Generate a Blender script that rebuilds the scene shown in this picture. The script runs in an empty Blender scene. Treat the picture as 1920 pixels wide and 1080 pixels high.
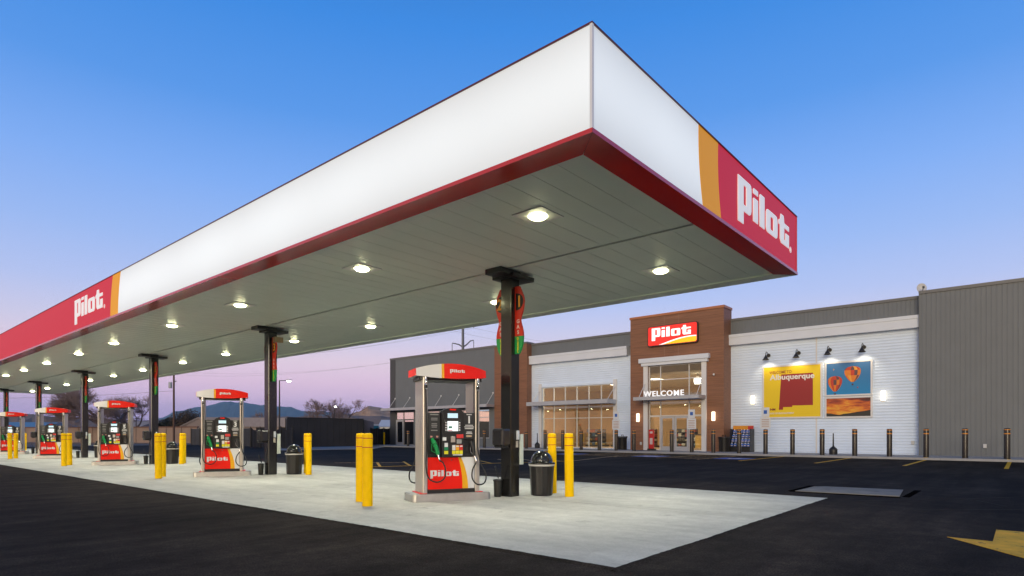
import bpy, bmesh, math, random
from mathutils import Matrix, Vector
R = math.radians
random.seed(7)
SC = bpy.context.scene
COL = SC.collection

# ------------------------------------------------------------------ camera
# world axes: X = across the canopy towards the store, Y = along the canopy, Z = up (metres)
CAM = (-5.267, -3.418, 1.25)
YAW = 0.8625
cd = bpy.data.cameras.new('camera')
cam = bpy.data.objects.new('camera', cd)
COL.objects.link(cam)
cam.location = CAM
cam.rotation_euler = (R(90), 0, -YAW)
cd.sensor_width = 36
cd.lens = 1122.07 / 1920 * 36
cd.shift_y = (812.08 - 540) / 1920
cd.clip_start = 0.1
cd.clip_end = 30000
SC.camera = cam


def lin(r, g, b):
    def f(c):
        c /= 255.0
        return c / 12.92 if c <= 0.04045 else ((c + 0.055) / 1.055) ** 2.4
    return (f(r), f(g), f(b), 1.0)


# ------------------------------------------------------------------ sky: clear dusk, glow low behind the camera (west)
W = bpy.data.worlds.new('World')
SC.world = W
W.use_nodes = True
wn = W.node_tree.nodes
wl = W.node_tree.links
wn.clear()
out = wn.new('ShaderNodeOutputWorld')
add = wn.new('ShaderNodeAddShader')
bg1 = wn.new('ShaderNodeBackground')
bg2 = wn.new('ShaderNodeBackground')
sky = wn.new('ShaderNodeTexSky')
sky.sky_type = 'NISHITA'
sky.sun_disc = False
SUN_EL = R(2.0)
SUN_DIR = Vector((-0.94, -0.34, 0)).normalized()
sky.sun_elevation = SUN_EL
sky.sun_rotation = math.atan2(SUN_DIR.x, SUN_DIR.y)
sky.air_density = 1.0
sky.dust_density = 2.0
sky.ozone_density = 2.0
wl.new(sky.outputs[0], bg1.inputs[0])
bg1.inputs[1].default_value = 0.05
tc = wn.new('ShaderNodeTexCoord')
sep = wn.new('ShaderNodeSeparateXYZ')
asn = wn.new('ShaderNodeMath')
asn.operation = 'ARCSINE'
div = wn.new('ShaderNodeMath')
div.operation = 'DIVIDE'
div.inputs[1].default_value = R(90)
ramp = wn.new('ShaderNodeValToRGB')
wl.new(tc.outputs['Generated'], sep.inputs[0])
wl.new(sep.outputs[2], asn.inputs[0])
wl.new(asn.outputs[0], div.inputs[0])
wl.new(div.outputs[0], ramp.inputs[0])
cr = ramp.color_ramp
stops = [(0, (0.64, 0.46, 0.84)), (1.6, (0.76, 0.53, 0.92)), (3.2, (0.94, 0.65, 0.95)), (4.5, (1.0, 0.69, 0.93)), (6.5, (0.97, 0.75, 0.91)), (9, (0.74, 0.70, 0.95)),
         (12, (0.53, 0.62, 1.0)), (16, (0.37, 0.54, 1.0)), (21, (0.235, 0.455, 1.0)), (27, (0.10, 0.335, 0.90)), (34, (0.040, 0.265, 0.83)), (45, (0.014, 0.14, 0.50)), (60, (0.007, 0.065, 0.24)), (90, (0.004, 0.03, 0.13))]
while len(cr.elements) < len(stops):
    cr.elements.new(0.5)
for el, (d, c) in zip(cr.elements, stops):
    el.position = d / 90.0
    el.color = (*c, 1)
# sunset side: warm band along the western horizon
ramp2 = wn.new('ShaderNodeValToRGB')
wl.new(div.outputs[0], ramp2.inputs[0])
st2 = [(0, (1.25, 0.62, 0.26)), (4, (1.35, 0.78, 0.38)), (9, (1.25, 0.86, 0.52)), (16, (0.90, 0.76, 0.62)), (26, (0.45, 0.52, 0.66)), (38, (0.10, 0.26, 0.62)), (50, (0.014, 0.12, 0.42)), (90, (0.004, 0.03, 0.13))]
c2 = ramp2.color_ramp
while len(c2.elements) < len(st2):
    c2.elements.new(0.5)
for el, (d, c) in zip(c2.elements, st2):
    el.position = d / 90.0
    el.color = (*c, 1)
dt = wn.new('ShaderNodeVectorMath')
dt.operation = 'DOT_PRODUCT'
dt.inputs[1].default_value = SUN_DIR
wl.new(tc.outputs['Generated'], dt.inputs[0])
fr_ = wn.new('ShaderNodeMapRange')
fr_.interpolation_type = 'SMOOTHSTEP'
fr_.inputs[1].default_value = -0.25
fr_.inputs[2].default_value = 0.75
wl.new(dt.outputs['Value'], fr_.inputs[0])
mixw = wn.new('ShaderNodeMix')
mixw.data_type = 'RGBA'
wl.new(fr_.outputs[0], mixw.inputs[0])
wl.new(ramp.outputs[0], mixw.inputs[6])
wl.new(ramp2.outputs[0], mixw.inputs[7])
wl.new(mixw.outputs[2], bg2.inputs[0])
bg2.inputs[1].default_value = 0.9
wl.new(bg1.outputs[0], add.inputs[0])
wl.new(bg2.outputs[0], add.inputs[1])
wl.new(add.outputs[0], out.inputs[0])

# ------------------------------------------------------------------ sun: the last glow after sunset
sd = bpy.data.lights.new('sun', 'SUN')
sd.energy = 2.0
sd.angle = R(28)
sd.color = (1.0, 0.86, 0.64)
so = bpy.data.objects.new('sun', sd)
COL.objects.link(so)
_d = Vector((SUN_DIR.x, SUN_DIR.y, math.tan(R(9))))
so.rotation_euler = _d.to_track_quat('Z', 'Y').to_euler()
so.location = (-40, -20, 30)

vs = SC.view_settings
vs.view_transform = 'Standard'
vs.look = 'None'
vs.gamma = 1
vs.use_curve_mapping = False
vs.exposure = 0.0
SC.cycles.use_denoising = True
SC.cycles.max_bounces = 8
SC.cycles.transparent_max_bounces = 12
SC.cycles.sample_clamp_indirect = 6
SC.cycles.caustics_reflective = False
SC.cycles.caustics_refractive = False

# ------------------------------------------------------------------ materials
MATS = {}


def mat(name, col, rough=0.6, metal=0.0, var=0.0, scale=3.0, bump=0.0, bscale=40.0, emit=0.0, ecol=None, coat=0.0, stretch=None, spec=None, rvar=0.0, var2=0.0, scale2=0.6):
    if name in MATS:
        return MATS[name]
    m = bpy.data.materials.new(name)
    m.use_nodes = True
    nt = m.node_tree
    b = nt.nodes['Principled BSDF']
    c = lin(*col) if max(col) > 1.0 else (*col, 1.0)
    b.inputs['Base Color'].default_value = c
    b.inputs['Roughness'].default_value = rough
    b.inputs['Metallic'].default_value = metal
    if coat:
        b.inputs['Coat Weight'].default_value = coat
        b.inputs['Coat Roughness'].default_value = 0.08
    if spec is not None:
        b.inputs['Specular IOR Level'].default_value = spec
    if emit:
        b.inputs['Emission Color'].default_value = lin(*ecol) if ecol else c
        b.inputs['Emission Strength'].default_value = emit
    if var or bump or rvar:
        t = nt.nodes.new('ShaderNodeTexCoord')
        mp = nt.nodes.new('ShaderNodeMapping')
        if stretch:
            mp.inputs['Scale'].default_value = stretch
        g = nt.nodes.new('ShaderNodeNewGeometry')
        nt.links.new(g.outputs['Position'], mp.inputs[0])
    if var or rvar:
        n = nt.nodes.new('ShaderNodeTexNoise')
        n.inputs['Scale'].default_value = scale
        n.inputs['Detail'].default_value = 6
        nt.links.new(mp.outputs[0], n.inputs['Vector'])
    if var:
        mr = nt.nodes.new('ShaderNodeMapRange')
        mr.inputs[1].default_value = 0.3
        mr.inputs[2].default_value = 0.7
        mr.inputs[3].default_value = 1 - var
        mr.inputs[4].default_value = 1 + var
        nt.links.new(n.outputs[0], mr.inputs[0])
        src = mr.outputs[0]
        if var2:
            n2 = nt.nodes.new('ShaderNodeTexNoise')
            n2.inputs['Scale'].default_value = scale2
            n2.inputs['Detail'].default_value = 4
            nt.links.new(g.outputs['Position'], n2.inputs['Vector'])
            mr2 = nt.nodes.new('ShaderNodeMapRange')
            mr2.inputs[1].default_value = 0.35
            mr2.inputs[2].default_value = 0.65
            mr2.inputs[3].default_value = 1 - var2
            mr2.inputs[4].default_value = 1 + var2
            nt.links.new(n2.outputs[0], mr2.inputs[0])
            ml = nt.nodes.new('ShaderNodeMath')
            ml.operation = 'MULTIPLY'
            nt.links.new(src, ml.inputs[0])
            nt.links.new(mr2.outputs[0], ml.inputs[1])
            src = ml.outputs[0]
        mx = nt.nodes.new('ShaderNodeVectorMath')
        mx.operation = 'SCALE'
        mx.inputs[0].default_value = c[:3]
        nt.links.new(src, mx.inputs['Scale'])
        nt.links.new(mx.outputs[0], b.inputs['Base Color'])
    if rvar:
        mr = nt.nodes.new('ShaderNodeMapRange')
        mr.inputs[1].default_value = 0.3
        mr.inputs[2].default_value = 0.7
        mr.inputs[3].default_value = max(0.02, rough - rvar)
        mr.inputs[4].default_value = min(1, rough + rvar)
        nt.links.new(n.outputs[0], mr.inputs[0])
        nt.links.new(mr.outputs[0], b.inputs['Roughness'])
    if bump:
        nb = nt.nodes.new('ShaderNodeTexNoise')
        nb.inputs['Scale'].default_value = bscale
        nb.inputs['Detail'].default_value = 4
        nt.links.new(mp.outputs[0], nb.inputs['Vector'])
        bp = nt.nodes.new('ShaderNodeBump')
        bp.inputs['Strength'].default_value = bump
        bp.inputs['Distance'].default_value = 0.01
        nt.links.new(nb.outputs[0], bp.inputs['Height'])
        nt.links.new(bp.outputs[0], b.inputs['Normal'])
    MATS[name] = m
    return m


def glass_mat(name, tint, refl):
    m = bpy.data.materials.new(name)
    m.use_nodes = True
    nt = m.node_tree
    nt.nodes.clear()
    o = nt.nodes.new('ShaderNodeOutputMaterial')
    mx = nt.nodes.new('ShaderNodeMixShader')
    tr = nt.nodes.new('ShaderNodeBsdfTransparent')
    gl = nt.nodes.new('ShaderNodeBsdfGlossy')
    fr = nt.nodes.new('ShaderNodeFresnel')
    fr.inputs[0].default_value = 1.5
    ad = nt.nodes.new('ShaderNodeMath')
    ad.operation = 'ADD'
    ad.use_clamp = True
    ad.inputs[1].default_value = refl
    tr.inputs[0].default_value = (*tint, 1)
    gl.inputs[0].default_value = (0.95, 0.95, 0.95, 1)
    gl.inputs[1].default_value = 0.01
    nt.links.new(fr.outputs[0], ad.inputs[0])
    nt.links.new(ad.outputs[0], mx.inputs[0])
    nt.links.new(tr.outputs[0], mx.inputs[1])
    nt.links.new(gl.outputs[0], mx.inputs[2])
    nt.links.new(mx.outputs[0], o.inputs[0])
    MATS[name] = m
    return m


def surface(name, col, layers, rough, spec, bump, bscale):
    """ground material: colour times several noise layers (scale, stretch, lo, hi, contrast window)"""
    m = bpy.data.materials.new(name)
    m.use_nodes = True
    nt = m.node_tree
    b = nt.nodes['Principled BSDF']
    b.inputs['Roughness'].default_value = rough
    b.inputs['Specular IOR Level'].default_value = spec
    g = nt.nodes.new('ShaderNodeNewGeometry')
    prev = None
    for sc_, st, lo_, hi_, a, z in layers:
        mp = nt.nodes.new('ShaderNodeMapping')
        mp.inputs['Scale'].default_value = st
        mp.inputs['Rotation'].default_value = (0, 0, 0.35)
        nt.links.new(g.outputs['Position'], mp.inputs[0])
        n = nt.nodes.new('ShaderNodeTexNoise')
        n.inputs['Scale'].default_value = sc_
        n.inputs['Detail'].default_value = 7
        n.inputs['Roughness'].default_value = 0.62
        nt.links.new(mp.outputs[0], n.inputs['Vector'])
        mr = nt.nodes.new('ShaderNodeMapRange')
        mr.inputs[1].default_value, mr.inputs[2].default_value, mr.inputs[3].default_value, mr.inputs[4].default_value = a, z, lo_, hi_
        nt.links.new(n.outputs[0], mr.inputs[0])
        if prev is None:
            prev = mr.outputs[0]
        else:
            ml = nt.nodes.new('ShaderNodeMath')
            ml.operation = 'MULTIPLY'
            nt.links.new(prev, ml.inputs[0])
            nt.links.new(mr.outputs[0], ml.inputs[1])
            prev = ml.outputs[0]
    vm = nt.nodes.new('ShaderNodeVectorMath')
    vm.operation = 'SCALE'
    vm.inputs[0].default_value = col
    nt.links.new(prev, vm.inputs['Scale'])
    nt.links.new(vm.outputs[0], b.inputs['Base Color'])
    nb = nt.nodes.new('ShaderNodeTexNoise')
    nb.inputs['Scale'].default_value = bscale
    nb.inputs['Detail'].default_value = 3
    nt.links.new(g.outputs['Position'], nb.inputs['Vector'])
    bp = nt.nodes.new('ShaderNodeBump')
    bp.inputs['Strength'].default_value = bump
    bp.inputs['Distance'].default_value = 0.012
    nt.links.new(nb.outputs[0], bp.inputs['Height'])
    nt.links.new(bp.outputs[0], b.inputs['Normal'])
    MATS[name] = m
    return m


M_ASPH = surface('asphalt', (0.0170, 0.0130, 0.0102), [(0.3, (1, 1, 1), 0.62, 1.65, 0.36, 0.66), (1.0, (0.2, 1.7, 1), 0.68, 1.6, 0.38, 0.68), (2.6, (1, 1, 1), 0.75, 1.35, 0.36, 0.66), (14, (1, 1, 1), 0.8, 1.25, 0.35, 0.65), (60, (1, 1, 1), 0.35, 2.1, 0.36, 0.68)], 0.9, 0.10, 0.7, 60)
M_CONC = surface('concrete', (0.50, 0.49, 0.445), [(0.45, (1, 1, 1), 0.86, 1.08, 0.36, 0.62), (0.9, (2.4, 0.3, 1), 0.90, 1.07, 0.36, 0.64), (5, (1, 1, 1), 0.94, 1.05, 0.38, 0.62), (2.0, (1, 1, 1), 0.62, 1.0, 0.27, 0.38), (45, (1, 1, 1), 0.92, 1.07, 0.35, 0.65)], 0.8, 0.3, 0.18, 60)
M_CONC2 = mat('sidewalk_concrete', (0.36, 0.36, 0.36), 0.85, var=0.1, scale=1.5, bump=0.1)
M_JOINT = mat('joint_filler', (0.16, 0.155, 0.14), 0.9)
M_DIRT = mat('desert_soil', (0.17, 0.115, 0.08), 0.95, var=0.3, scale=0.05, var2=0.2, scale2=0.01)
M_PAINT = mat('yellow_road_paint', (0.74, 0.41, 0.02), 0.65, spec=0.2, var=0.14, scale=6, var2=0.1, scale2=2)
def worn(m, keep):
    # paint rubbed through to the asphalt in irregular spots
    nt = m.node_tree
    b = nt.nodes['Principled BSDF']
    src = b.inputs['Base Color'].links[0].from_socket
    g = nt.nodes.new('ShaderNodeNewGeometry')
    n = nt.nodes.new('ShaderNodeTexNoise')
    n.inputs['Scale'].default_value = 7
    n.inputs['Detail'].default_value = 8
    n.inputs['Roughness'].default_value = 0.75
    nt.links.new(g.outputs['Position'], n.inputs['Vector'])
    mr = nt.nodes.new('ShaderNodeMapRange')
    mr.inputs[1].default_value, mr.inputs[2].default_value = keep, keep + 0.05
    nt.links.new(n.outputs[0], mr.inputs[0])
    mx = nt.nodes.new('ShaderNodeMix')
    mx.data_type = 'RGBA'
    mx.inputs[6].default_value = (0.05, 0.035, 0.02, 1)
    nt.links.new(mr.outputs[0], mx.inputs[0])
    nt.links.new(src, mx.inputs[7])
    nt.links.new(mx.outputs[2], b.inputs['Base Color'])


worn(M_PAINT, 0.36)
M_PAINTW = mat('worn_tan_road_paint', (0.42, 0.28, 0.12), 0.7, var=0.2, scale=6)
worn(M_PAINTW, 0.42)
M_BLUEP = mat('blue_road_paint', (0.02, 0.1, 0.42), 0.6, var=0.15, scale=5)
M_FASW = mat('fascia_white', (0.52, 0.53, 0.53), 0.45, emit=0.56, ecol=(240, 248, 252), var=0.02, scale=0.8)
def backlit(m, e_mid, e_edge, z0, z1, cell):
    # face lit from inside by lamp rows: brighter between the rims, slightly uneven along its length
    nt = m.node_tree
    b = nt.nodes['Principled BSDF']
    g = nt.nodes.new('ShaderNodeNewGeometry')
    sp = nt.nodes.new('ShaderNodeSeparateXYZ')
    nt.links.new(g.outputs['Position'], sp.inputs[0])
    mr = nt.nodes.new('ShaderNodeMapRange')
    mr.inputs[1].default_value, mr.inputs[2].default_value, mr.inputs[3].default_value, mr.inputs[4].default_value = z0, z1, -1, 1
    nt.links.new(sp.outputs[2], mr.inputs[0])
    pw = nt.nodes.new('ShaderNodeMath')
    pw.operation = 'MULTIPLY'
    nt.links.new(mr.outputs[0], pw.inputs[0])
    nt.links.new(mr.outputs[0], pw.inputs[1])
    m2 = nt.nodes.new('ShaderNodeMapRange')
    m2.inputs[3].default_value, m2.inputs[4].default_value = e_mid, e_edge
    nt.links.new(pw.outputs[0], m2.inputs[0])
    n = nt.nodes.new('ShaderNodeTexNoise')
    n.inputs['Scale'].default_value = cell
    n.inputs['Detail'].default_value = 1
    nt.links.new(g.outputs['Position'], n.inputs['Vector'])
    m3 = nt.nodes.new('ShaderNodeMapRange')
    m3.inputs[1].default_value, m3.inputs[2].default_value, m3.inputs[3].default_value, m3.inputs[4].default_value = 0.3, 0.7, 0.955, 1.045
    nt.links.new(n.outputs[0], m3.inputs[0])
    ml = nt.nodes.new('ShaderNodeMath')
    ml.operation = 'MULTIPLY'
    nt.links.new(m2.outputs[0], ml.inputs[0])
    nt.links.new(m3.outputs[0], ml.inputs[1])
    nt.links.new(ml.outputs[0], b.inputs['Emission Strength'])


backlit(M_FASW, 0.64, 0.46, 4.42, 5.51, 0.35)
M_FASY = mat('fascia_yellow', (0.78, 0.34, 0.012), 0.5, spec=0.25, emit=0.38)
M_FASR = mat('fascia_red', (0.55, 0.02, 0.03), 0.5, spec=0.3, emit=0.34, ecol=(225, 36, 62))
M_LOGO = mat('logo_white', (0.8, 0.8, 0.8), 0.4, emit=0.35, ecol=(250, 250, 250))
M_TRIM = mat('red_trim', (0.62, 0.018, 0.012), 0.16, coat=0.5)
M_SOFF = mat('soffit_white', (0.80, 0.87, 0.75), 0.26, var=0.03, scale=1.0)
M_BLK = mat('black_steel', (0.012, 0.012, 0.012), 0.22, var=0.2, scale=3, coat=0.2)
M_BLKM = mat('black_plastic', (0.016, 0.016, 0.017), 0.42)
M_DARK = mat('dark_panel', (0.03, 0.032, 0.034), 0.35)
M_RUB = mat('black_rubber', (0.012, 0.012, 0.012), 0.55)
M_SS = mat('stainless_steel', (0.66, 0.62, 0.56), 0.36, metal=0.75, var=0.05, scale=30, stretch=(1, 1, .03), rvar=0.06)
M_SSB = mat('brushed_base_steel', (0.66, 0.65, 0.62), 0.38, metal=0.9, var=0.08, scale=8, rvar=0.08)
M_CHR = mat('chrome', (0.75, 0.75, 0.75), 0.15, metal=1.0)
M_YEL = mat('bollard_yellow', (0.93, 0.57, 0.002), 0.5, var=0.05, scale=9, spec=0.1)
M_REDB = mat('red_band', (0.5, 0.04, 0.01), 0.4)
M_RED = mat('pump_red', (0.82, 0.012, 0.004), 0.35, spec=0.3)
M_YEP = mat('pump_yellow', (0.85, 0.42, 0.01), 0.3)
M_WHI = mat('pump_white', (0.75, 0.76, 0.77), 0.3)
M_GRN = mat('nozzle_green', (0.008, 0.27, 0.07), 0.4)
M_SCR = mat('screen_lit', (0.8, 0.9, 0.95), 0.2, emit=0.75, ecol=(235, 245, 248))
M_SCRB = mat('screen_blue', (0.5, 0.7, 0.85), 0.2, emit=0.5, ecol=(190, 222, 235))
M_LENS = mat('canopy_lens', (0.95, 0.95, 0.85), 0.3, emit=34.0, ecol=(255, 252, 196))
M_FIX = mat('fixture_housing', (0.6, 0.6, 0.57), 0.4)
M_GRAY = mat('grey_metal_siding', (0.154, 0.168, 0.178), 0.5, var=0.04, scale=1.2)
M_GRAYC = mat('grey_coping', (0.15, 0.15, 0.15), 0.4)
M_WCOR = mat('white_corrugated_metal', (0.71, 0.82, 0.97), 0.36, var=0.04, scale=1.0)
M_WLED = mat('white_ledge', (0.70, 0.74, 0.80), 0.45, var=0.03, scale=1.0)
M_WOOD = mat('brown_wood_siding', (0.25, 0.112, 0.058), 0.55, var=0.2, scale=3, stretch=(1, .25, 6), bump=0.1)
M_WOODC = mat('copper_coping', (0.46, 0.17, 0.07), 0.4)
M_ALU = mat('silver_aluminium', (0.52, 0.53, 0.56), 0.4, metal=0.35, var=0.03)
M_ALUW = mat('white_frame', (0.72, 0.71, 0.70), 0.45)
M_GLS = glass_mat('window_glass', (0.82, 0.84, 0.78), 0.09)
M_INW = mat('interior_wall', (0.42, 0.27, 0.14), 0.8, var=0.1, scale=1)
M_INC = mat('interior_ceiling', (0.55, 0.48, 0.36), 0.9)
M_INF = mat('interior_floor', (0.25, 0.18, 0.12), 0.4)
M_INL = mat('interior_light', (1, 0.95, 0.85), 0.5, emit=8, ecol=(255, 240, 214))
M_SCN = mat('sconce_glow', (1, 0.9, 0.75), 0.5, emit=2.6, ecol=(255, 232, 196))
M_BRNZ = mat('bronze_black', (0.020, 0.018, 0.017), 0.32, coat=0.2)
M_ORG = mat('orange_band', (0.75, 0.28, 0.03), 0.5)


def print_mat(name, col):
    return mat(name, col, 0.55)


# ------------------------------------------------------------------ mesh helpers
class MB:
    def __init__(s):
        s.v = []
        s.f = []
        s.sm = []

    def add(s, vs_, fs, smooth=False):
        o = len(s.v)
        s.v += [tuple(p) for p in vs_]
        for f in fs:
            s.f.append([i + o for i in f])
            s.sm.append(smooth)
        return s

    def box(s, x0, x1, y0, y1, z0, z1):
        return s.add([(x0, y0, z0), (x1, y0, z0), (x1, y1, z0), (x0, y1, z0), (x0, y0, z1), (x1, y0, z1), (x1, y1, z1), (x0, y1, z1)],
                     [(0, 3, 2, 1), (4, 5, 6, 7), (0, 1, 5, 4), (1, 2, 6, 5), (2, 3, 7, 6), (3, 0, 4, 7)])

    def bbox(s, x0, x1, y0, y1, z0, z1, b=0.01):
        # box with chamfered edges (all 12)
        bm = bmesh.new()
        bmesh.ops.create_cube(bm, size=1)
        for v in bm.verts:
            v.co = Vector(((x0 + x1) / 2 + v.co.x * (x1 - x0), (y0 + y1) / 2 + v.co.y * (y1 - y0), (z0 + z1) / 2 + v.co.z * (z1 - z0)))
        bmesh.ops.bevel(bm, geom=list(bm.edges), offset=b, segments=2, profile=0.5, affect='EDGES')
        bm.verts.index_update()
        s.add([v.co for v in bm.verts], [[v.index for v in f.verts] for f in bm.faces])
        bm.free()
        return s

    def quad(s, a, b, c, d):
        return s.add([a, b, c, d], [(0, 1, 2, 3)])

    def prism(s, pts, fn, d0, d1):
        # pts: 2D outline (counter-clockwise); fn(u, v, d) -> 3D
        n = len(pts)
        vs_ = [fn(u, v, d0) for u, v in pts] + [fn(u, v, d1) for u, v in pts]
        fs = [list(range(n)), list(range(2 * n - 1, n - 1, -1))]
        for i in range(n):
            j = (i + 1) % n
            fs.append([i, i + n, j + n, j])
        return s.add(vs_, fs)

    def cyl(s, cx, cy, z0, z1, r, n=16, r2=None):
        return s.lathe(cx, cy, [(r, z0), (r if r2 is None else r2, z1)], n, True)

    def lathe(s, cx, cy, prof, n=20, caps=True):
        vs_ = []
        for r, z in prof:
            for i in range(n):
                a = 2 * math.pi * i / n
                vs_.append((cx + r * math.cos(a), cy + r * math.sin(a), z))
        fs = []
        for k in range(len(prof) - 1):
            for i in range(n):
                j = (i + 1) % n
                fs.append([k * n + i, k * n + j, (k + 1) * n + j, (k + 1) * n + i])
        s.add(vs_, fs, True)
        if caps:
            m = len(prof) - 1
            s.add(vs_[:n], [list(range(n - 1, -1, -1))])
            s.add(vs_[m * n:], [list(range(n))])
        return s

    def tube(s, pts, r, n=6, r2=None, cap=True):
        pts = [Vector(p) for p in pts]
        m = len(pts)
        vs_ = []
        prev = None
        for i, p in enumerate(pts):
            d = (pts[min(i + 1, m - 1)] - pts[max(i - 1, 0)])
            if d.length < 1e-9:
                d = Vector((0, 0, 1))
            d.normalize()
            if prev is None:
                a = d.orthogonal().normalized()
            else:
                a = prev - d * prev.dot(d)
                a = a.normalized() if a.length > 1e-6 else d.orthogonal().normalized()
            prev = a
            b = d.cross(a)
            rr = r if r2 is None else r + (r2 - r) * i / max(1, m - 1)
            for k in range(n):
                t = 2 * math.pi * k / n
                vs_.append(p + (a * math.cos(t) + b * math.sin(t)) * rr)
        fs = []
        for i in range(m - 1):
            for k in range(n):
                j = (k + 1) % n
                fs.append([i * n + k, i * n + j, (i + 1) * n + j, (i + 1) * n + k])
        s.add(vs_, fs, True)
        if cap:
            s.add(vs_[:n], [list(range(n - 1, -1, -1))])
            s.add(vs_[-n:], [list(range(n))])
        return s

    def build(s, name, material, parent=None, world=False):
        me = bpy.data.meshes.new(name)
        vs_ = s.v
        if parent is not None and world:
            inv = wm(parent).inverted()
            vs_ = [inv @ Vector(p) for p in vs_]
        me.from_pydata([tuple(p) for p in vs_], [], s.f)
        me.polygons.foreach_set('use_smooth', s.sm)
        me.materials.append(material)
        me.update()
        o = bpy.data.objects.new(name, me)
        COL.objects.link(o)
        if parent is not None:
            o.parent = parent
        return o


def wm(o):
    m = Matrix.LocRotScale(o.location, o.rotation_euler, o.scale)
    return wm(o.parent) @ m if o.parent else m


def tag(o, label=None, cat=None, group=None, kind=None):
    if label:
        o['label'] = label
    if cat:
        o['category'] = cat
    if group:
        o['group'] = group
    if kind:
        o['kind'] = kind
    return o


def thing(name, loc, label, cat, rz=0, group=None):
    o = bpy.data.objects.new(name, None)
    o.empty_display_size = 0.2
    COL.objects.link(o)
    o.location = loc
    o.rotation_euler = (0, 0, rz)
    return tag(o, label, cat, group)


def struct(o):
    o['kind'] = 'structure'
    return o


def dup(root, loc=None, rz=None, parent=None, label=None, group=None):
    c = root.copy()
    COL.objects.link(c)
    if parent is not None:
        c.parent = parent
    if loc is not None:
        c.location = loc
    if rz is not None:
        c.rotation_euler = (0, 0, rz)
    if label:
        c['label'] = label
    if group:
        c['group'] = group
    for ch in list(root.children):
        dup(ch, parent=c)
    return c


def share(src, name, loc, parent):
    o = bpy.data.objects.new(name, src.data)
    COL.objects.link(o)
    o.location = loc
    o.parent = parent
    return o


# frames for flat prints: local x = right, y = up, z = towards the viewer
def face_x(x, y, z):      # faces -X; reader looks along +X, right is -Y
    return Matrix(((0, 0, -1, x), (-1, 0, 0, y), (0, 1, 0, z), (0, 0, 0, 1)))


def face_y(x, y, z):      # faces -Y; right is +X
    return Matrix(((1, 0, 0, x), (0, 0, -1, y), (0, 1, 0, z), (0, 0, 0, 1)))


def face_up(x, y, z, a):
    return Matrix.Translation((x, y, z)) @ Matrix.Rotation(a, 4, 'Z')


def _curve_mesh(cu):
    o = bpy.data.objects.new('tmp', cu)
    COL.objects.link(o)
    dg = bpy.context.evaluated_depsgraph_get()
    dg.update()
    me = bpy.data.meshes.new_from_object(o.evaluated_get(dg))
    bpy.data.objects.remove(o)
    bpy.data.curves.remove(cu)
    return me


def poly_mesh(outlines, depth):
    cu = bpy.data.curves.new('outline', 'CURVE')
    cu.dimensions = '2D'
    cu.fill_mode = 'BOTH'
    cu.extrude = depth / 2
    for pts in outlines:
        sp = cu.splines.new('POLY')
        sp.points.add(len(pts) - 1)
        for p, (x, y) in zip(sp.points, pts):
            p.co = (x, y, 0, 1)
        sp.use_cyclic_u = True
    return _curve_mesh(cu)


TXT = {}


def text_mesh(*a, **k):
    key = (a, tuple(sorted(k.items())))
    if key not in TXT:
        TXT[key] = _text_mesh(*a, **k)
    return TXT[key].copy()


def _text_mesh(txt, size, bold=0.0, depth=0.01, align='LEFT', space=1.0):
    cu = bpy.data.curves.new('lettering', 'FONT')
    cu.body = txt
    cu.size = size
    cu.offset = bold
    cu.extrude = depth / 2
    cu.align_x = align
    cu.space_character = space
    cu.resolution_u = 3
    return _curve_mesh(cu)


def put(me, name, material, M, parent=None):
    me.materials.clear()
    me.materials.append(material)
    o = bpy.data.objects.new(name, me)
    COL.objects.link(o)
    if parent is not None:
        o.parent = parent
        M = wm(parent).inverted() @ M
    o.matrix_local = M
    return o


def rrect(x0, x1, y0, y1, r=(0, 0, 0, 0), n=5):
    # radii: bottom-left, bottom-right, top-right, top-left
    if not isinstance(r, tuple):
        r = (r,) * 4
    pts = []
    for (cx, cy, a0, rr) in ((x0 + r[0], y0 + r[0], 180, r[0]), (x1 - r[1], y0 + r[1], 270, r[1]), (x1 - r[2], y1 - r[2], 0, r[2]), (x0 + r[3], y1 - r[3], 90, r[3])):
        if rr == 0:
            pts.append((cx, cy))
        else:
            for i in range(n + 1):
                a = R(a0 + 90 * i / n)
                pts.append((cx + rr * math.cos(a), cy + rr * math.sin(a)))
    return pts


LOGO_ME = {}


def logo_mesh(width, depth=0.01, tall=1.0):
    key = (round(width, 3), round(depth, 4), tall)
    if key in LOGO_ME:
        return LOGO_ME[key].copy()
    O = []
    O.append([(0, -58), (80, -58), (80, 12), (172, 12), (190, 22), (200, 42), (200, 160), (192, 176), (178, 182), (0, 182)])          # p
    O.append(rrect(80, 122, 46, 150, 6))
    O.append([(230, 0), (306, 0), (306, 130), (238, 130), (230, 124)])                                # i
    O.append([(230, 154), (306, 154), (306, 182), (238, 182), (230, 176)])
    O.append([(336, 0), (416, 0), (416, 182), (346, 182), (336, 174)])                                # l
    O.append(rrect(446, 654, 0, 134, 30))                                                             # o
    O.append(rrect(522, 578, 28, 106, 12))
    O.append([(704, 24), (728, 0), (885, 0), (885, 80), (816, 80), (816, 32), (786, 32), (786, 106), (885, 106), (885, 134), (786, 134), (774, 176), (718, 176),
              (708, 142), (678, 130), (678, 106), (704, 106)])                                         # t
    k = width / 885.0
    O = [[(x * k, y * k * tall) for x, y in p] for p in O]
    me = poly_mesh(O, depth)
    LOGO_ME[key] = me
    return me.copy()


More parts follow.
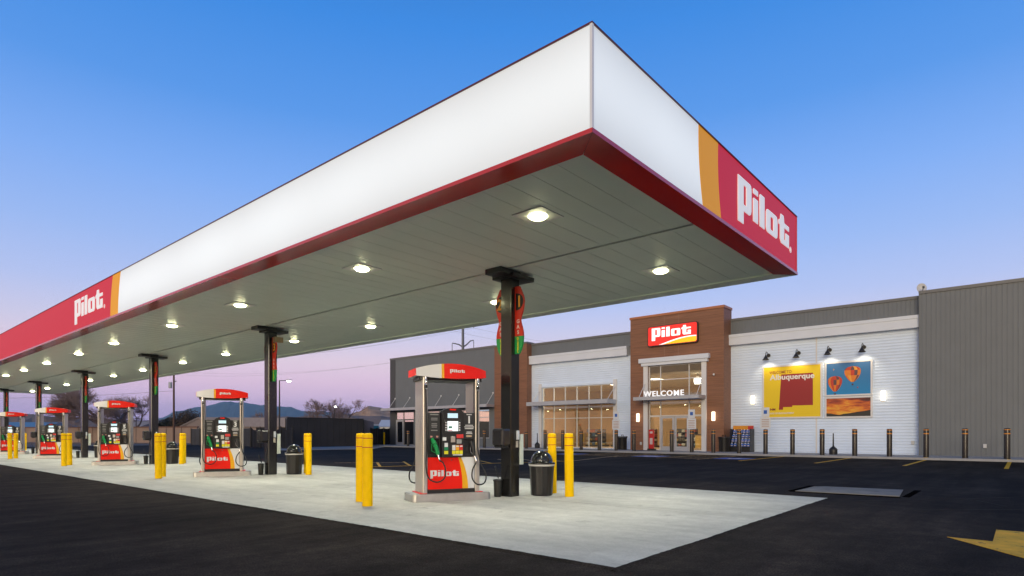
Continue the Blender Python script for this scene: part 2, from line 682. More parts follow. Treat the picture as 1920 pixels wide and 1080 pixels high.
# ================================================================== SETTING
def ground_sheet():
    # one sheet to the horizon; nearly flat, finer in the middle
    mb = MB()
    rs = [0, 40, 90, 160, 300, 600, 1200, 2500, 5000, 9000]
    n = 40
    v = [(10, 20, -0.06)]
    for r in rs[1:]:
        for i in range(n):
            a = 2 * math.pi * i / n
            v.append((10 + r * math.cos(a), 20 + r * math.sin(a), -0.06))
    f = [(0, 1 + i, 1 + (i + 1) % n) for i in range(n)]
    for k in range(len(rs) - 2):
        for i in range(n):
            j = (i + 1) % n
            f.append((1 + k * n + i, 1 + (k + 1) * n + i, 1 + (k + 1) * n + j, 1 + k * n + j))
    mb.add(v, f)
    return struct(mb.build('ground', M_DIRT))


ground_sheet()


def sheet(name, pts, z, m, th=0.05):
    mb = MB()
    mb.prism(pts, lambda u, v, d: (u, v, d), z - th, z)
    # make the top face look up
    o = mb.build(name, m)
    bm = bmesh.new()
    bm.from_mesh(o.data)
    bmesh.ops.recalc_face_normals(bm, faces=bm.faces)
    bm.to_mesh(o.data)
    bm.free()
    return o


struct(sheet('asphalt_lot', [(-70, -60), (60, -60), (60, 36), (44, 58), (20, 64), (-30, 64), (-70, 64)], 0.0, M_ASPH))
M_ROAD = mat('old_road_asphalt', (0.075, 0.075, 0.08), 0.85, var=0.1, scale=2)
dgs = (0.866, -1.0)
struct(sheet('street', [(-30, 66), (25, 66), (60, 40), (64, 44), (27, 72.5), (-30, 73.5)], 0.0, M_ROAD))

# forecourt slab: concrete bays with sawn joints
SL = struct(sheet('forecourt_slab', [(-0.48, -0.575), (7.33, -0.575), (7.33, 57.2), (-0.48, 57.2)], 0.004, M_JOINT, 0.03))
_proto = None
ty = [(-0.486, 3.582), (3.598, 7.344)]
for (a, b) in ty:
    me0 = None
    for k in range(12):
        y0 = -0.58 + k * 4.81
        if me0 is None:
            q = MB()
            q.box(a, b, y0, y0 + 4.796, -0.02, 0.012)
            me0 = q.build('slab_bay', M_CONC, SL)
        else:
            share(me0, 'slab_bay', (0, k * 4.81, 0), SL)

rr = random.Random(5)
for (p0, p1) in (((-0.486, -0.58), (-0.486, 40.0)), ((-0.56, -0.58), (7.42, -0.58)), ((7.344, -0.58), (7.344, 40.0))):
    a, b = Vector((*p0, 0)), Vector((*p1, 0))
    d = (b - a).normalized()
    n = Vector((d.y, -d.x, 0))
    if (n.x, n.y) != (0, 0) and (a + n * 0.1 - Vector((3.4, 20, 0))).length < (a - Vector((3.4, 20, 0))).length:
        n = -n
    L = (b - a).length
    N = int(L / 0.06)
    vs_, fs = [], []
    for k in range(N + 1):
        c = a + d * L * k / N
        w1 = 0.012 + 0.014 * (rr.random() + math.sin(k * 0.13) * 0.5)
        vs_ += [c - n * max(0.002, w1) + Vector((0, 0, 0.0135)), c + n * 0.006 + Vector((0, 0, 0.0135)), c + n * 0.07 + Vector((0, 0, 0.001))]
    for k in range(N):
        fs.append((3 * k, 3 * k + 1, 3 * k + 4, 3 * k + 3))
        fs.append((3 * k + 1, 3 * k + 2, 3 * k + 5, 3 * k + 4))
    mb = MB()
    mb.add(vs_, fs)
    mb.build('asphalt_edge', M_ASPH, SL)

# sidewalk in front of the store (with control joints)
SW = struct(sheet('sidewalk', [(28.42, -24), (33.4, -24), (33.4, 46.5), (28.42, 46.5)], 0.096, M_JOINT, 0.1))
sw0 = None
for k in range(24):
    y0 = -24 + k * 2.94
    for i, (a, b) in enumerate(((28.4, 30.4), (30.41, 33.38))):
        q = MB()
        q.box(a, b, y0, y0 + 2.93, 0.0, 0.104)
        if k == 0:
            o = q.build('sidewalk_bay', M_CONC2, SW)
            sw0 = [o] if i == 0 else sw0 + [o]
        else:
            share(sw0[i], 'sidewalk_bay', (0, k * 2.94, 0), SW)

# ---- painted markings
PAINT = struct(thing('parking_lines', (25, 3, 0), None, None))


def stripe(p, q, w=0.1, m=M_PAINT, z=0.005, parent=PAINT, name='painted_line', th=0.004):
    a, b = Vector((*p, 0)), Vector((*q, 0))
    d = (b - a).normalized()
    n = Vector((-d.y, d.x, 0)) * w / 2
    mb = MB()
    pts = [a - n, b - n, b + n, a + n]
    mb.prism([(v.x, v.y) for v in pts], lambda u, v, t: (u, v, t), z, z - th)
    return mb.build(name, m, parent, True)


for s in (6.35, 3.2, 0.08, -2.93, -5.95, -8.98):
    stripe((21.9, s), (28.38, s), 0.13)
stripe((28.42, 0.1), (28.85, 0.1), 0.14, z=0.108)
stripe((28.42, -2.9), (28.85, -2.9), 0.14, z=0.108)
# accessible bays: aisle hatching and blue pads
for s0, s1 in ((8.45, 10.6), (13.0, 15.9)):
    stripe((22.2, s0), (28.3, s0), 0.11, M_PAINTW)
    stripe((22.2, s1), (28.3, s1), 0.11, M_PAINTW)
    for k in range(5):
        x = 22.6 + k * 1.15
        stripe((x, s0 + 0.08), (x + 0.9, s1 - 0.08), 0.09, M_PAINTW)
for s in (7.4, 11.9, 17.2):
    mb = MB()
    mb.prism(rrect(23.3, 25.0, s - 0.75, s + 0.75), lambda u, v, t: (u, v, t), 0.005, 0.001)
    pad = mb.build('blue_pad', M_BLUEP, PAINT, True)
    # wheelchair symbol in white
    sy = MB()
    T0 = lambda u, v, t: (24.1 - v, s - u, t)
    sy.prism([(0.08 * math.cos(a * .524) - 0.12, 0.42 + 0.08 * math.sin(a * .524)) for a in range(12)], T0, 0.009, 0.006)
    sy.prism([(-0.16, 0.3), (-0.06, 0.3), (-0.02, 0.02), (0.2, 0.02), (0.3, -0.3), (0.21, -0.33), (0.13, -0.06), (-0.14, -0.06)], T0, 0.009, 0.006)
    ring = [(0.3 * math.cos(R(a)) - 0.02, -0.12 + 0.3 * math.sin(R(a))) for a in range(140, 381, 20)]
    ring2 = [(0.22 * math.cos(R(a)) - 0.02, -0.12 + 0.22 * math.sin(R(a))) for a in range(380, 139, -20)]
    sy.prism(ring + ring2, T0, 0.0085, 0.006)
    sy.build('wheelchair_symbol', print_mat('symbol_white', (0.6, 0.6, 0.6)), pad, False).location = (0, 0, 0)
    pad.children[0].matrix_local = wm(pad).inverted()
# hatched island between the canopy and the store
HI = struct(thing('hatched_lane_island', (12, 14, 0), None, None))
stripe((7.9, 15.0), (16.9, 12.0), 0.11, M_PAINT, parent=HI)
stripe((16.9, 12.0), (23.6, 13.6), 0.11, M_PAINTW, parent=HI)
for k in range(8):
    a = 0.06 + k * 0.125
    x, y = 7.9 + 9.0 * a, 15.0 - 3.0 * a
    stripe((x + 0.1, y + 0.1), (x + 1.95, y + 2.75), 0.1, M_PAINT if k < 5 else M_PAINTW, parent=HI)
stripe((6.6 + 2.4, 18.6), (11.1, 16.6), 0.1, M_PAINTW, parent=HI)
# turn arrow
AR = MB()
arrow = [(3.6, -2.71), (2.35, -3.62), (2.95, -3.62), (2.95, -7.2), (4.66, -7.2), (4.66, -3.14), (3.56, -3.14)]
AR.prism([(3.6, -2.71), (2.30, -3.62), (2.9, -3.62), (2.9, -7.6), (4.66, -7.6), (4.66, -3.14), (3.56, -3.14)], lambda u, v, d: (u, v, d), 0.005, 0.001)
struct(AR.build('painted_turn_arrow', M_PAINT))

# paving seams in the asphalt
PS = struct(thing('paving_seams', (12, 0, 0), None, None))
M_SEAM = mat('sealed_seam', (0.026, 0.023, 0.020), 0.85, var=0.35, scale=3, spec=0.2)
for pts in ([(5.9, -1.6), (7.4, -3.2), (8.9, -4.4), (12, -6.2)], [(7.2, -1.0), (9.0, -2.6), (14, -6.0)], [(8.9, -2.1), (8.75, -2.75), (7.9, -3.2)], [(9.4, 3), (9.6, 8), (9.5, 18), (9.7, 30)]):
    for p, q_ in zip(pts[:-1], pts[1:]):
        stripe(p, q_, 0.03, M_SEAM, 0.0035, PS, 'seam', 0.003)

# concrete tank pad with recessed covers
PADR = struct(thing('concrete_tank_pad', (9.3, -0.6, 0), None, None))
q = MB()
q.prism([(8.45, 0.32), (8.62, -1.55), (10.25, -1.4), (10.05, 0.1), (9.85, 0.3)], lambda u, v, d: (u, v, d), 0.012, 0.001)
q.build('pad', mat('grey_patch_concrete', (0.25, 0.235, 0.21), 0.85, spec=0.15, var=0.14, scale=4, var2=0.1, scale2=1.5), PADR, True)
for (x, y) in ((9.15, -0.15), (9.5, -1.0)):
    q = MB()
    q.cyl(x, y, 0.006, 0.016, 0.06, 14)
    q.build('lift_hole', M_BLKM, PADR, True)
q = MB()
q.box(8.4, 10.1, 0.36, 0.46, 0.001, 0.008)
q.box(8.55, 10.32, -1.72, -1.6, 0.001, 0.007)
q.box(8.30, 8.40, -1.6, 0.4, 0.001, 0.0075)
q.build('black_sealant', mat('bitumen', (0.006, 0.005, 0.0045), 1.0, spec=0.0), PADR, True)

# ================================================================== CANOPY
ZB, ZT, CW_, CL_ = 4.368, 5.527, 7.347, 55.84
CAN = thing('fuel_canopy', (3.65, 27.9, 0), 'long white fuel canopy with red and yellow fascia panels on black columns', 'canopy')


def arc_edge(a0, a1, bulge, z0, z1, n=8):
    # points from (a0,z0) to (a1,z1) bowed by bulge
    return [(a0 + (a1 - a0) * i / n + bulge * 4 * (i / n) * (1 - i / n), z0 + (z1 - z0) * i / n) for i in range(n + 1)]


zf0, zf1 = ZB + 0.05, ZT - 0.016
fx = lambda u, v, d: (d, u, v)        # near side: u = Y, v = Z, d = X
fy = lambda u, v, d: (u, d, v)        # end: u = X


def side_panels(fn, L, e_wy, e_yr, flip, prefix=''):
    # white | yellow | red panels along u with bowed joints
    wy = arc_edge(e_wy[0], e_wy[1], e_wy[2], zf0, zf1)
    yr = arc_edge(e_yr[0], e_yr[1], e_yr[2], zf0, zf1)
    o = []
    g = 0.003
    A = [(0.02, zf0)] + [(u - g, v) for u, v in wy] + [(0.02, zf1)]
    o.append(('white_fascia_panel', A, M_FASW))
    B = [(u + g, v) for u, v in wy] + [(u - g, v) for u, v in reversed(yr)]
    o.append(('yellow_fascia_stripe', B, M_FASY))
    C = [(u + g, v) for u, v in yr] + [(L, zf1), (L, zf0)]
    o.append(('red_fascia_panel', C, M_FASR))
    for nm, pts, m in o:
        mb = MB()
        mb.prism(pts, fn, 0.0, 0.09)
        mb.build(nm, m, CAN, True)


side_panels(fx, CL_ - 0.02, (14.88, 14.66, 0.05), (15.52, 15.3, 0.05), False)
side_panels(fy, CW_ - 0.02, (2.83, 2.68, -0.05), (3.5, 3.38, -0.05), False)
q = MB()
q.box(CW_ - 0.09, CW_, 0.02, CL_ - 0.02, zf0, zf1)
q.build('white_fascia_panel', M_FASW, CAN, True)
q = MB()
q.box(0.02, CW_ - 0.02, CL_ - 0.09, CL_, zf0, zf1)
q.build('white_fascia_panel', M_FASW, CAN, True)
# corner posts
M_CPW = mat('corner_white', (0.66, 0.66, 0.68), 0.4, emit=0.15, ecol=(240, 240, 245))
q = MB()
q.box(-0.012, 0.02, -0.012, 0.02, zf0, zf1)
q.build('corner_trim', M_CPW, CAN, True)
for (x0, x1, y0, y1) in ((CW_ - 0.02, CW_ + 0.012, -0.012, 0.02), (-0.012, 0.02, CL_ - 0.02, CL_ + 0.012)):
    q = MB()
    q.box(x0, x1, y0, y1, zf0, zf1)
    q.build('corner_trim', M_TRIM, CAN, True)
# top cap and lower red return
q = MB()
q.box(-0.015, 0.10, -0.015, CL_ + 0.015, zf1, ZT)
q.box(CW_ - 0.10, CW_ + 0.015, -0.015, CL_ + 0.015, zf1, ZT)
q.box(0.10, CW_ - 0.10, -0.015, 0.10, zf1, ZT)
q.box(0.10, CW_ - 0.10, CL_ - 0.10, CL_ + 0.015, zf1, ZT)
q.build('top_cap', mat('cap_red', (0.13, 0.01, 0.015), 0.4), CAN, True)
RW = 0.34
# near return, end return (mitred), far return in white
q = MB()
zr = ZB
q.prism([(-0.02, -0.02), (RW, RW), (RW, CL_ - RW), (-0.02, CL_ + 0.02)], lambda u, v, d: (u, v, d), zr, zf0)
q.build('lower_red_trim', M_TRIM, CAN, True)
q = MB()
q.prism([(-0.016, -0.02), (CW_ + 0.02, -0.02), (CW_ - RW, RW - 0.004), (RW + 0.004, RW - 0.004)], lambda u, v, d: (u, v, d), zr, zf0)
q.build('lower_red_trim', M_TRIM, CAN, True)
q = MB()
q.prism([(CW_ + 0.02, -0.01), (CW_ + 0.02, CL_ + 0.02), (CW_ - RW, CL_ - RW), (CW_ - RW, RW + 0.004)], lambda u, v, d: (u, v, d), zr, zf0)
q.build('lower_white_trim', M_SOFF, CAN, True)
q = MB()
q.prism([(0.0, CL_ + 0.02), (RW, CL_ - RW), (CW_ - RW - 0.004, CL_ - RW), (CW_, CL_ + 0.02)], lambda u, v, d: (u, v, d), zr, zf0)
q.build('lower_white_trim', M_SOFF, CAN, True)
# soffit planks (two runs either side of the centre beam)
ZS = ZB + 0.03
XM = 3.36
PW = 0.405
proto = {}
npk = int((CL_ - 2 * RW) / PW) + 1
for run, (a, b) in enumerate(((RW - 0.05, XM - 0.035), (XM + 0.035, CW_ - RW + 0.05))):
    for k in range(npk):
        y0 = RW + k * PW
        if run not in proto:
            mb = MB()
            y1 = y0 + PW - 0.0025
            # pan with a stepped edge, like interlocking decking
            mb.box(a, b, y0, y1 - 0.02, ZS, ZS + 0.05)
            mb.box(a, b, y1 - 0.02, y1, ZS + 0.002, ZS + 0.05)
            proto[run] = mb.build('soffit_plank', M_SOFF, CAN, True)
        else:
            share(proto[run], 'soffit_plank', (0, k * PW, 0), CAN)
q = MB()
q.box(0.05, CW_ - 0.05, 0.05, CL_ - 0.05, ZS + 0.055, ZS + 0.12)
q.build('roof_deck', mat('deck_grey', (0.2, 0.2, 0.19), 0.8), CAN, True)
q = MB()
q.box(XM - 0.03, XM + 0.03, RW, CL_ - RW, ZS + 0.02, ZS + 0.053)
q.build('centre_beam', mat('beam_grey', (0.18, 0.18, 0.17), 0.5), CAN, True)
# columns
CS = 0.27
COLS = [(3.65, 4.27 + 9.473 * i) for i in range(6)]
c0 = None
for i, (x, y) in enumerate(COLS):
    if c0 is None:
        q = MB()
        h = CS / 2
        b = 0.018
        pts = [(-h + b, -h), (h - b, -h), (h, -h + b), (h, h - b), (h - b, h), (-h + b, h), (-h, h - b), (-h, -h + b)]
        q.prism([(x + u, y + v) for u, v in pts], lambda u, v, d: (u, v, d), 0.012, ZS - 0.14)
        c0 = q.build('column', M_BLK, CAN, True)
        q = MB()
        q.box(x - 0.38, x + 0.12, y - 0.17, y + 0.17, ZS - 0.06, ZS + 0.01)
        q.box(x - 0.22, x + 0.42, y - 0.27, y + 0.27, ZS - 0.14, ZS - 0.062)
        q.box(x - 0.5, x - 0.12, y - 0.20, y + 0.20, ZS - 0.10, ZS - 0.001)
        c1 = q.build('column_cap', M_BLKM, c0, True)
    else:
        o = share(c0, 'column', (0, 9.473 * i, 0), CAN)
        share(c1, 'column_cap', (0, 0, 0), o)
# lettering on the fascia
put(logo_mesh(2.74, 0.012, 1.0), 'brand_lettering', M_LOGO, face_x(-0.009, 18.88, 4.77), CAN)
put(logo_mesh(2.66, 0.012, 1.0), 'brand_lettering', M_LOGO, face_y(4.15, -0.009, 4.76), CAN)
put(text_mesh('\u00ae', 0.16, 0, 0.006), 'registered_mark', M_LOGO, face_x(-0.006, 16.06, 4.72), CAN)
put(text_mesh('\u00ae', 0.16, 0, 0.006), 'registered_mark', M_LOGO, face_y(6.87, -0.006, 4.71), CAN)

# canopy lights
LY = [1.93, 6.2, 11.2, 15.5, 20.7, 24.95, 29.9, 34.4, 38.7, 43.7, 48.6, 53.0]
L0 = thing('canopy_light', (1.55, LY[0], ZS), 'square recessed canopy light with glowing round lens in white soffit', 'light', 0, 'lights in the canopy soffit')
q = MB()
q.bbox(-0.27, 0.27, -0.27, 0.27, -0.012, 0.02, 0.004)
q.build('frame', M_FIX, L0)
q = MB()
q.lathe(0, 0, [(0.0, -0.055), (0.06, -0.052), (0.11, -0.040), (0.14, -0.014)], 20, False)
q.build('lens', M_LENS, L0)
ld = bpy.data.lights.new('canopy_lamp', 'AREA')
ld.shape = 'DISK'
ld.size = 0.24
ld.energy = 58
ld.color = (1.0, 0.985, 0.80)
ld.spread = R(130)
lo = bpy.data.objects.new('lamp', ld)
COL.objects.link(lo)
lo.parent = L0
lo.location = (0, 0, -0.065)
first = True
for y in LY:
    for x in (1.55, 5.4):
        if first:
            first = False
            continue
        dup(L0, (x, y, ZS))

# ================================================================== FUEL ISLANDS
ORD = ['first', 'second', 'third', 'fourth', 'fifth', 'sixth']
IS_RZ = R(-26.4)


def isl(i, lx, ly, z=0.012):
    x, y = COLS[i]
    c, s = math.cos(IS_RZ), math.sin(IS_RZ)
    return (x + lx * c - ly * s, y + lx * s + ly * c, z)


# ---- blade number signs
_bk = 0.86
BL = [(0.0, 4.10), (0.13, 4.10), (0.20, 3.98), (0.25, 3.88), (0.262, 3.80), (0.25, 3.70), (0.21, 3.58), (0.17, 3.50), (0.158, 3.45), (0.17, 3.39), (0.21, 3.29), (0.235, 3.20),
      (0.24, 3.13)]
BLG = [(0.24, 3.13), (0.235, 3.05), (0.215, 2.96), (0.18, 2.87), (0.12, 2.79), (0.0, 2.79), (0.0, 3.13)]
BL = [(u * _bk, v) for u, v in BL]
BLG = [(u * _bk, v) for u, v in BLG]
M_SGR = mat('sign_red', (0.62, 0.03, 0.012), 0.35)
M_SGG = mat('sign_green', (0.01, 0.33, 0.08), 0.35)
M_SGB = mat('sign_black', (0.012, 0.012, 0.012), 0.4)
M_SGO = mat('sign_orange', (0.75, 0.33, 0.01), 0.4)
M_SGY = mat('sign_yellow_text', (0.8, 0.72, 0.02), 0.4)
M_SGW = mat('sign_white_text', (0.78, 0.75, 0.72), 0.4)


def blade_sign(i, sgn, num, label):
    x, y = COLS[i]
    t = thing('island_number_sign', (x, y + sgn * CS / 2, 2.79), label, 'sign', 0, 'number signs on the canopy columns')
    th = 0.02
    fb = lambda u, v, d: (x + d, y + sgn * (CS / 2 + 0.004 + u), v)
    q = MB()
    q.prism(BL + [(0, 3.132)], fb, -th, th)
    q.build('red_board', M_SGR, t, True)
    q = MB()
    q.prism(BLG, fb, -th, th)
    q.build('green_board', M_SGG, t, True)
    q = MB()
    q.box(x - 0.05, x + 0.05, y + sgn * CS / 2, y + sgn * (CS / 2 + 0.003) + sgn * 0.0005, 2.83, 4.06)
    q.build('mounting_bar', M_BLKM, t, True)
    for sd_ in (-1, 1):
        dd = th + 0.002
        q = MB()
        disc = [(0.03, 3.965), (0.03, 3.635)] + [(0.05 + 0.165 * math.cos(R(a)), 3.80 + 0.165 * math.sin(R(a))) for a in range(-84, 85, 14)]
        q.prism(disc, fb, sd_ * (dd - 0.002), sd_ * (dd + 0.002))
        q.build('number_disc', M_SGB, t, True)

        def TM(u, v, off):
            # text frame on the -X (sd_=-1) or +X side; u measured outwards from the column
            if sd_ < 0:
                return face_x(x - dd - off, y + sgn * (CS / 2 + u), v)
            return Matrix(((0, 0, 1, x + dd + off), (1, 0, 0, y + sgn * (CS / 2 + u)), (0, 1, 0, v), (0, 0, 0, 1)))
        put(text_mesh(num, 0.30 if len(num) == 1 else 0.2, 0.008, 0.002, 'CENTER'), 'number', M_SGO, TM(0.12, 3.70, 0.004), t)
        for k, ch in enumerate('GAS'):
            put(text_mesh(ch, 0.10, 0.003, 0.002, 'CENTER'), 'letter', M_SGW, TM(0.09, 3.385 - k * 0.105, 0.001), t)
        for k, ch in enumerate('DIESEL'):
            put(text_mesh(ch, 0.062, 0.003, 0.002, 'CENTER'), 'letter', M_SGY, TM(0.085, 3.065 - k * 0.05, 0.001), t)


for i in range(6):
    o_ = ORD[i]
    blade_sign(i, -1, str(2 * i + 1), 'red and green number sign %d on the %s column from the white canopy corner' % (2 * i + 1, o_))
    blade_sign(i, 1, str(2 * i + 2), 'number sign %d, far face of the %s column from the white canopy corner' % (2 * i + 2, o_))


# ---- dispenser
def make_dispenser(num):
    D = thing('fuel_dispenser', (0, 0, 0), 'x', 'fuel pump', 0, 'fuel dispensers under the canopy')
    q = MB()
    q.prism(rrect(-0.75, 0.75, -0.36, 0.36, 0.09), lambda u, v, d: (u, v, d), 0.0, 0.13)
    b = q.build('island_base', M_SSB, D)
    q = MB()
    q.prism(rrect(-0.735, 0.735, -0.345, 0.345, 0.08), lambda u, v, d: (u, v, d), 0.131, 0.139)
    q.build('base_top', mat('base_top_grey', (0.42, 0.42, 0.40), 0.5, var=.1, scale=8), b)
    for sx in (-1, 1):
        q = MB()
        x0, x1 = (-0.60, -0.47) if sx < 0 else (0.47, 0.60)
        q.box(x0, x1, -0.30, 0.30, 0.139, 0.15)
        q.build('red_foot_pad', M_RED, b)
    q = MB()
    q.box(-0.45, 0.45, -0.27, 0.27, 0.139, 0.205)
    q.build('plinth', M_BLKM, D)
    # side columns: deep stainless channels
    for sx in (-1, 1):
        q = MB()
        x0, x1 = sorted((sx * 0.455, sx * 0.545))
        q.prism(rrect(x0, x1, -0.29, 0.29, 0.022), lambda u, v, d: (u, v, d), 0.151, 2.25)
        leg = q.build('side_column', M_SS, D)
        q = MB()
        xi = sx * 0.452
        q.box(min(xi, xi - sx * 0.004), max(xi, xi - sx * 0.004), -0.26, -0.19, 0.21, 2.22)
        q.build('column_seam', mat('seam_steel', (0.3, 0.29, 0.28), 0.4, metal=1.0), leg)
    # cabinet core
    q = MB()
    q.box(-0.448, 0.448, -0.245, 0.245, 0.206, 1.60)
    q.build('cabinet', M_BLKM, D)
    # lower door, front: red, yellow and white panels with bowed joints
    z0, z1 = 0.215, 0.795
    xl, xr = -0.447, 0.447
    wtot = xr - xl
    e1 = arc_edge(xl + wtot * 0.735, xl + wtot * 0.645, 0.025, z0, z1)
    e2 = arc_edge(xl + wtot * 0.86, xl + wtot * 0.705, 0.035, z0, z1)
    fd = lambda u, v, d: (u, d, v)
    for sgn in (-1, 1):
        f2 = (lambda u, v, d: (u, -d, v)) if sgn < 0 else (lambda u, v, d: (-u, d, v))
        for nm, pts, m in (('lower_door', [(xl, z0)] + e1 + [(xl, z1)], M_RED),
                           ('yellow_door_stripe', [(u + .001, v) for u, v in e1] + list(reversed(e2)), M_YEP),
                           ('white_door_panel', [(u + .001, v) for u, v in e2] + [(xr, z1), (xr, z0)], M_WHI)):
            q = MB()
            q.prism(pts, f2, 0.246, 0.268)
            q.build(nm, m, D)
    put(logo_mesh(0.54, 0.004), 'brand_lettering', M_WHI, Matrix(((1, 0, 0, -0.40), (0, 0, -1, -0.271), (0, 1, 0, 0.45), (0, 0, 0, 1))), D)
    q = MB()
    q.lathe(0, 0, [(0.012, 0), (0.012, 0.006)], 10)
    k = q.build('door_lock', M_CHR, D)
    k.rotation_euler = (R(90), 0, 0)
    k.location = (0.0, -0.268, 0.745)
    # head: two side fields and a proud centre with an arched top
    for (a, b_) in ((-0.447, -0.215), (0.225, 0.447)):
        q = MB()
        q.bbox(a, b_, -0.285, -0.246, 1.13, 1.615, 0.008)
        fld = q.build('side_field', M_DARK, D)
        if a < 0:
            for r_, (w_, z_) in enumerate(((0.16, 1.565), (0.12, 1.50), (0.12, 1.47), (0.10, 1.40), (0.11, 1.37), (0.10, 1.34), (0.12, 1.28))):
                q = MB()
                q.box((a + b_) / 2 - w_ / 2, (a + b_) / 2 + w_ / 2, -0.2875, -0.2852, z_, z_ + (0.016 if r_ else 0.02))
                q.build('print_line', print_mat('label_grey', (0.25, 0.25, 0.25)), fld)
            for xx in (a + 0.06, b_ - 0.06):
                q = MB()
                q.box(xx - 0.02, xx + 0.02, -0.2875, -0.2852, 1.16, 1.19)
                q.build('warning_mark', print_mat('warning_pink', (0.5, 0.25, 0.2)), fld)
        else:
            put(text_mesh(num, 0.18, 0.006, 0.002, 'CENTER'), 'dispenser_number', M_WHI, Matrix(((1, 0, 0, 0.336), (0, 0, -1, -0.2865), (0, 1, 0, 1.425), (0, 0, 0, 1))), fld)
            for r_, (w_, z_) in enumerate(((0.10, 1.575), (0.15, 1.375), (0.19, 1.345), (0.17, 1.315), (0.10, 1.25), (0.12, 1.225))):
                q = MB()
                q.box(0.336 - w_ / 2, 0.336 + w_ / 2, -0.2875, -0.2852, z_, z_ + 0.016)
                q.build('print_line', print_mat('label_light', (0.6, 0.6, 0.6)), fld)
            q = MB()
            q.box(0.28, 0.39, -0.2875, -0.2852, 1.165, 1.20)
            q.build('card_strip', print_mat('label_tan', (0.45, 0.32, 0.2)), fld)
    # nozzle bays (recessed boots)
    for a, b_ in ((-0.447, -0.215), (0.225, 0.447)):
        q = MB()
        q.box(a, a + 0.03, -0.285, -0.246, 0.815, 1.12)
        q.box(b_ - 0.03, b_, -0.285, -0.246, 0.815, 1.12)
        q.box(a + 0.03, b_ - 0.03, -0.285, -0.246, 0.815, 0.85)
        q.build('nozzle_boot', M_BLKM, D)
    q = MB()
    ctr = [(-0.205, 0.80), (0.215, 0.80), (0.215, 1.60)] + [(0.005 + 0.21 * math.cos(R(a)), 1.60 + 0.10 * math.sin(R(a))) for a in range(10, 171, 16)] + [(-0.205, 1.60)]
    q.prism(ctr, lambda u, v, d: (u, d, v), -0.335, -0.20)
    head = q.build('centre_console', M_BLKM, D)
    yF = -0.337

    def plate(nm, x0, x1, za, zb, m, dep=0.005):
        p = MB()
        p.bbox(x0, x1, yF - dep, yF + 0.0015, za, zb, 0.002)
        return p.build(nm, m, head)
    plate('brand_badge', -0.055, 0.065, 1.652, 1.682, M_RED)
    plate('price_screen', -0.095, 0.10, 1.515, 1.60, M_SCRB)
    plate('display_bezel', -0.15, 0.16, 1.25, 1.485, M_DARK, 0.003)
    sc_ = plate('display', -0.098, 0.105, 1.275, 1.455, M_SCR, 0.006)
    p = MB()
    p.box(-0.08, -0.01, yF - 0.0085, yF - 0.0062, 1.325, 1.365)
    p.build('screen_text', print_mat('screen_green', (0.1, 0.25, 0.2)), sc_)
    p = MB()
    p.box(-0.09, 0.0, yF - 0.0085, yF - 0.0062, 1.28, 1.292)
    p.build('screen_bar', print_mat('screen_red', (0.5, 0.05, 0.05)), sc_)
    for sx in (-0.127, 0.133):
        for k in range(4):
            plate('soft_key', sx - 0.012, sx + 0.012, 1.28 + k * 0.045, 1.305 + k * 0.045, M_WHI, 0.007)
    plate('receipt_slot', -0.19, -0.12, 1.10, 1.16, M_WHI)
    plate('card_reader', -0.035, 0.045, 1.07, 1.18, M_SS, 0.02)
    cr_ = plate('card_sign', 0.075, 0.205, 1.145, 1.215, print_mat('card_red', (0.6, 0.03, 0.03)))
    plate('keypad', 0.075, 0.17, 1.045, 1.125, mat('keypad_grey', (0.28, 0.28, 0.28), 0.5), 0.01)
    plate('diesel_button', -0.155, -0.09, 0.985, 1.06, M_WHI)
    plate('diesel_label', -0.16, -0.085, 0.925, 0.98, print_mat('diesel_green', (0.01, 0.22, 0.1)))
    plate('octane_tag', -0.16, -0.085, 0.855, 0.915, print_mat('octane_yellow', (0.75, 0.68, 0.02)))
    for k, c_ in enumerate(((0.72, 0.68, 0.66), (0.8, 0.38, 0.02), (0.65, 0.03, 0.02))):
        xa = -0.01 + k * 0.07
        plate('grade_label', xa, xa + 0.064, 0.925, 1.02, print_mat('grade_%d' % k, c_))
        plate('grade_button', xa + 0.006, xa + 0.058, 0.985, 1.008, M_WHI, 0.009)
        plate('octane_tag', xa, xa + 0.064, 0.855, 0.918, MATS['octane_yellow'])
    plate('sticker', 0.005, 0.19, 0.83, 0.848, M_WHI)
    # back head, plainer
    q = MB()
    q.bbox(-0.447, 0.447, 0.246, 0.285, 0.81, 1.615, 0.008)
    q.build('rear_head', M_BLKM, D)
    # valance: lens shaped sign over the columns
    N = 14

    def hp(x):
        k = 1 - (x / 0.67) ** 2
        return 0.29 + 0.09 * k, 2.275 - 0.045 * k, 2.405 + 0.10 * k
    for nm, xa, xb, m in (('valance_end', -0.672, -0.665, M_RED), ('white_valance', -0.665, -0.215, M_WHI), ('yellow_valance_stripe', -0.2145, -0.168, M_YEP), ('red_valance', -0.1675, 0.67, M_RED)):
        q = MB()
        n = max(1, int((xb - xa) / 0.07))
        vs_ = []
        for k in range(n + 1):
            x = xa + (xb - xa) * k / n
            d, a, b_ = hp(x)
            vs_ += [(x, -d, a), (x, -d + 0.02, b_), (x, d - 0.02, b_), (x, d, a)]
        fs = []
        for k in range(n):
            for e in range(4):
                fs.append([4 * k + e, 4 * k + (e + 1) % 4, 4 * k + 4 + (e + 1) % 4, 4 * k + 4 + e])
        fs += [(3, 2, 1, 0), (4 * n, 4 * n + 1, 4 * n + 2, 4 * n + 3)]
        q.add(vs_, fs)
        q.build(nm, m, D)
    q = MB()
    q.prism(rrect(-0.60, 0.60, -0.28, 0.28, 0.05), lambda u, v, d: (u, v, d), 2.20, 2.262)
    q.build('valance_underside', M_BLKM, D)
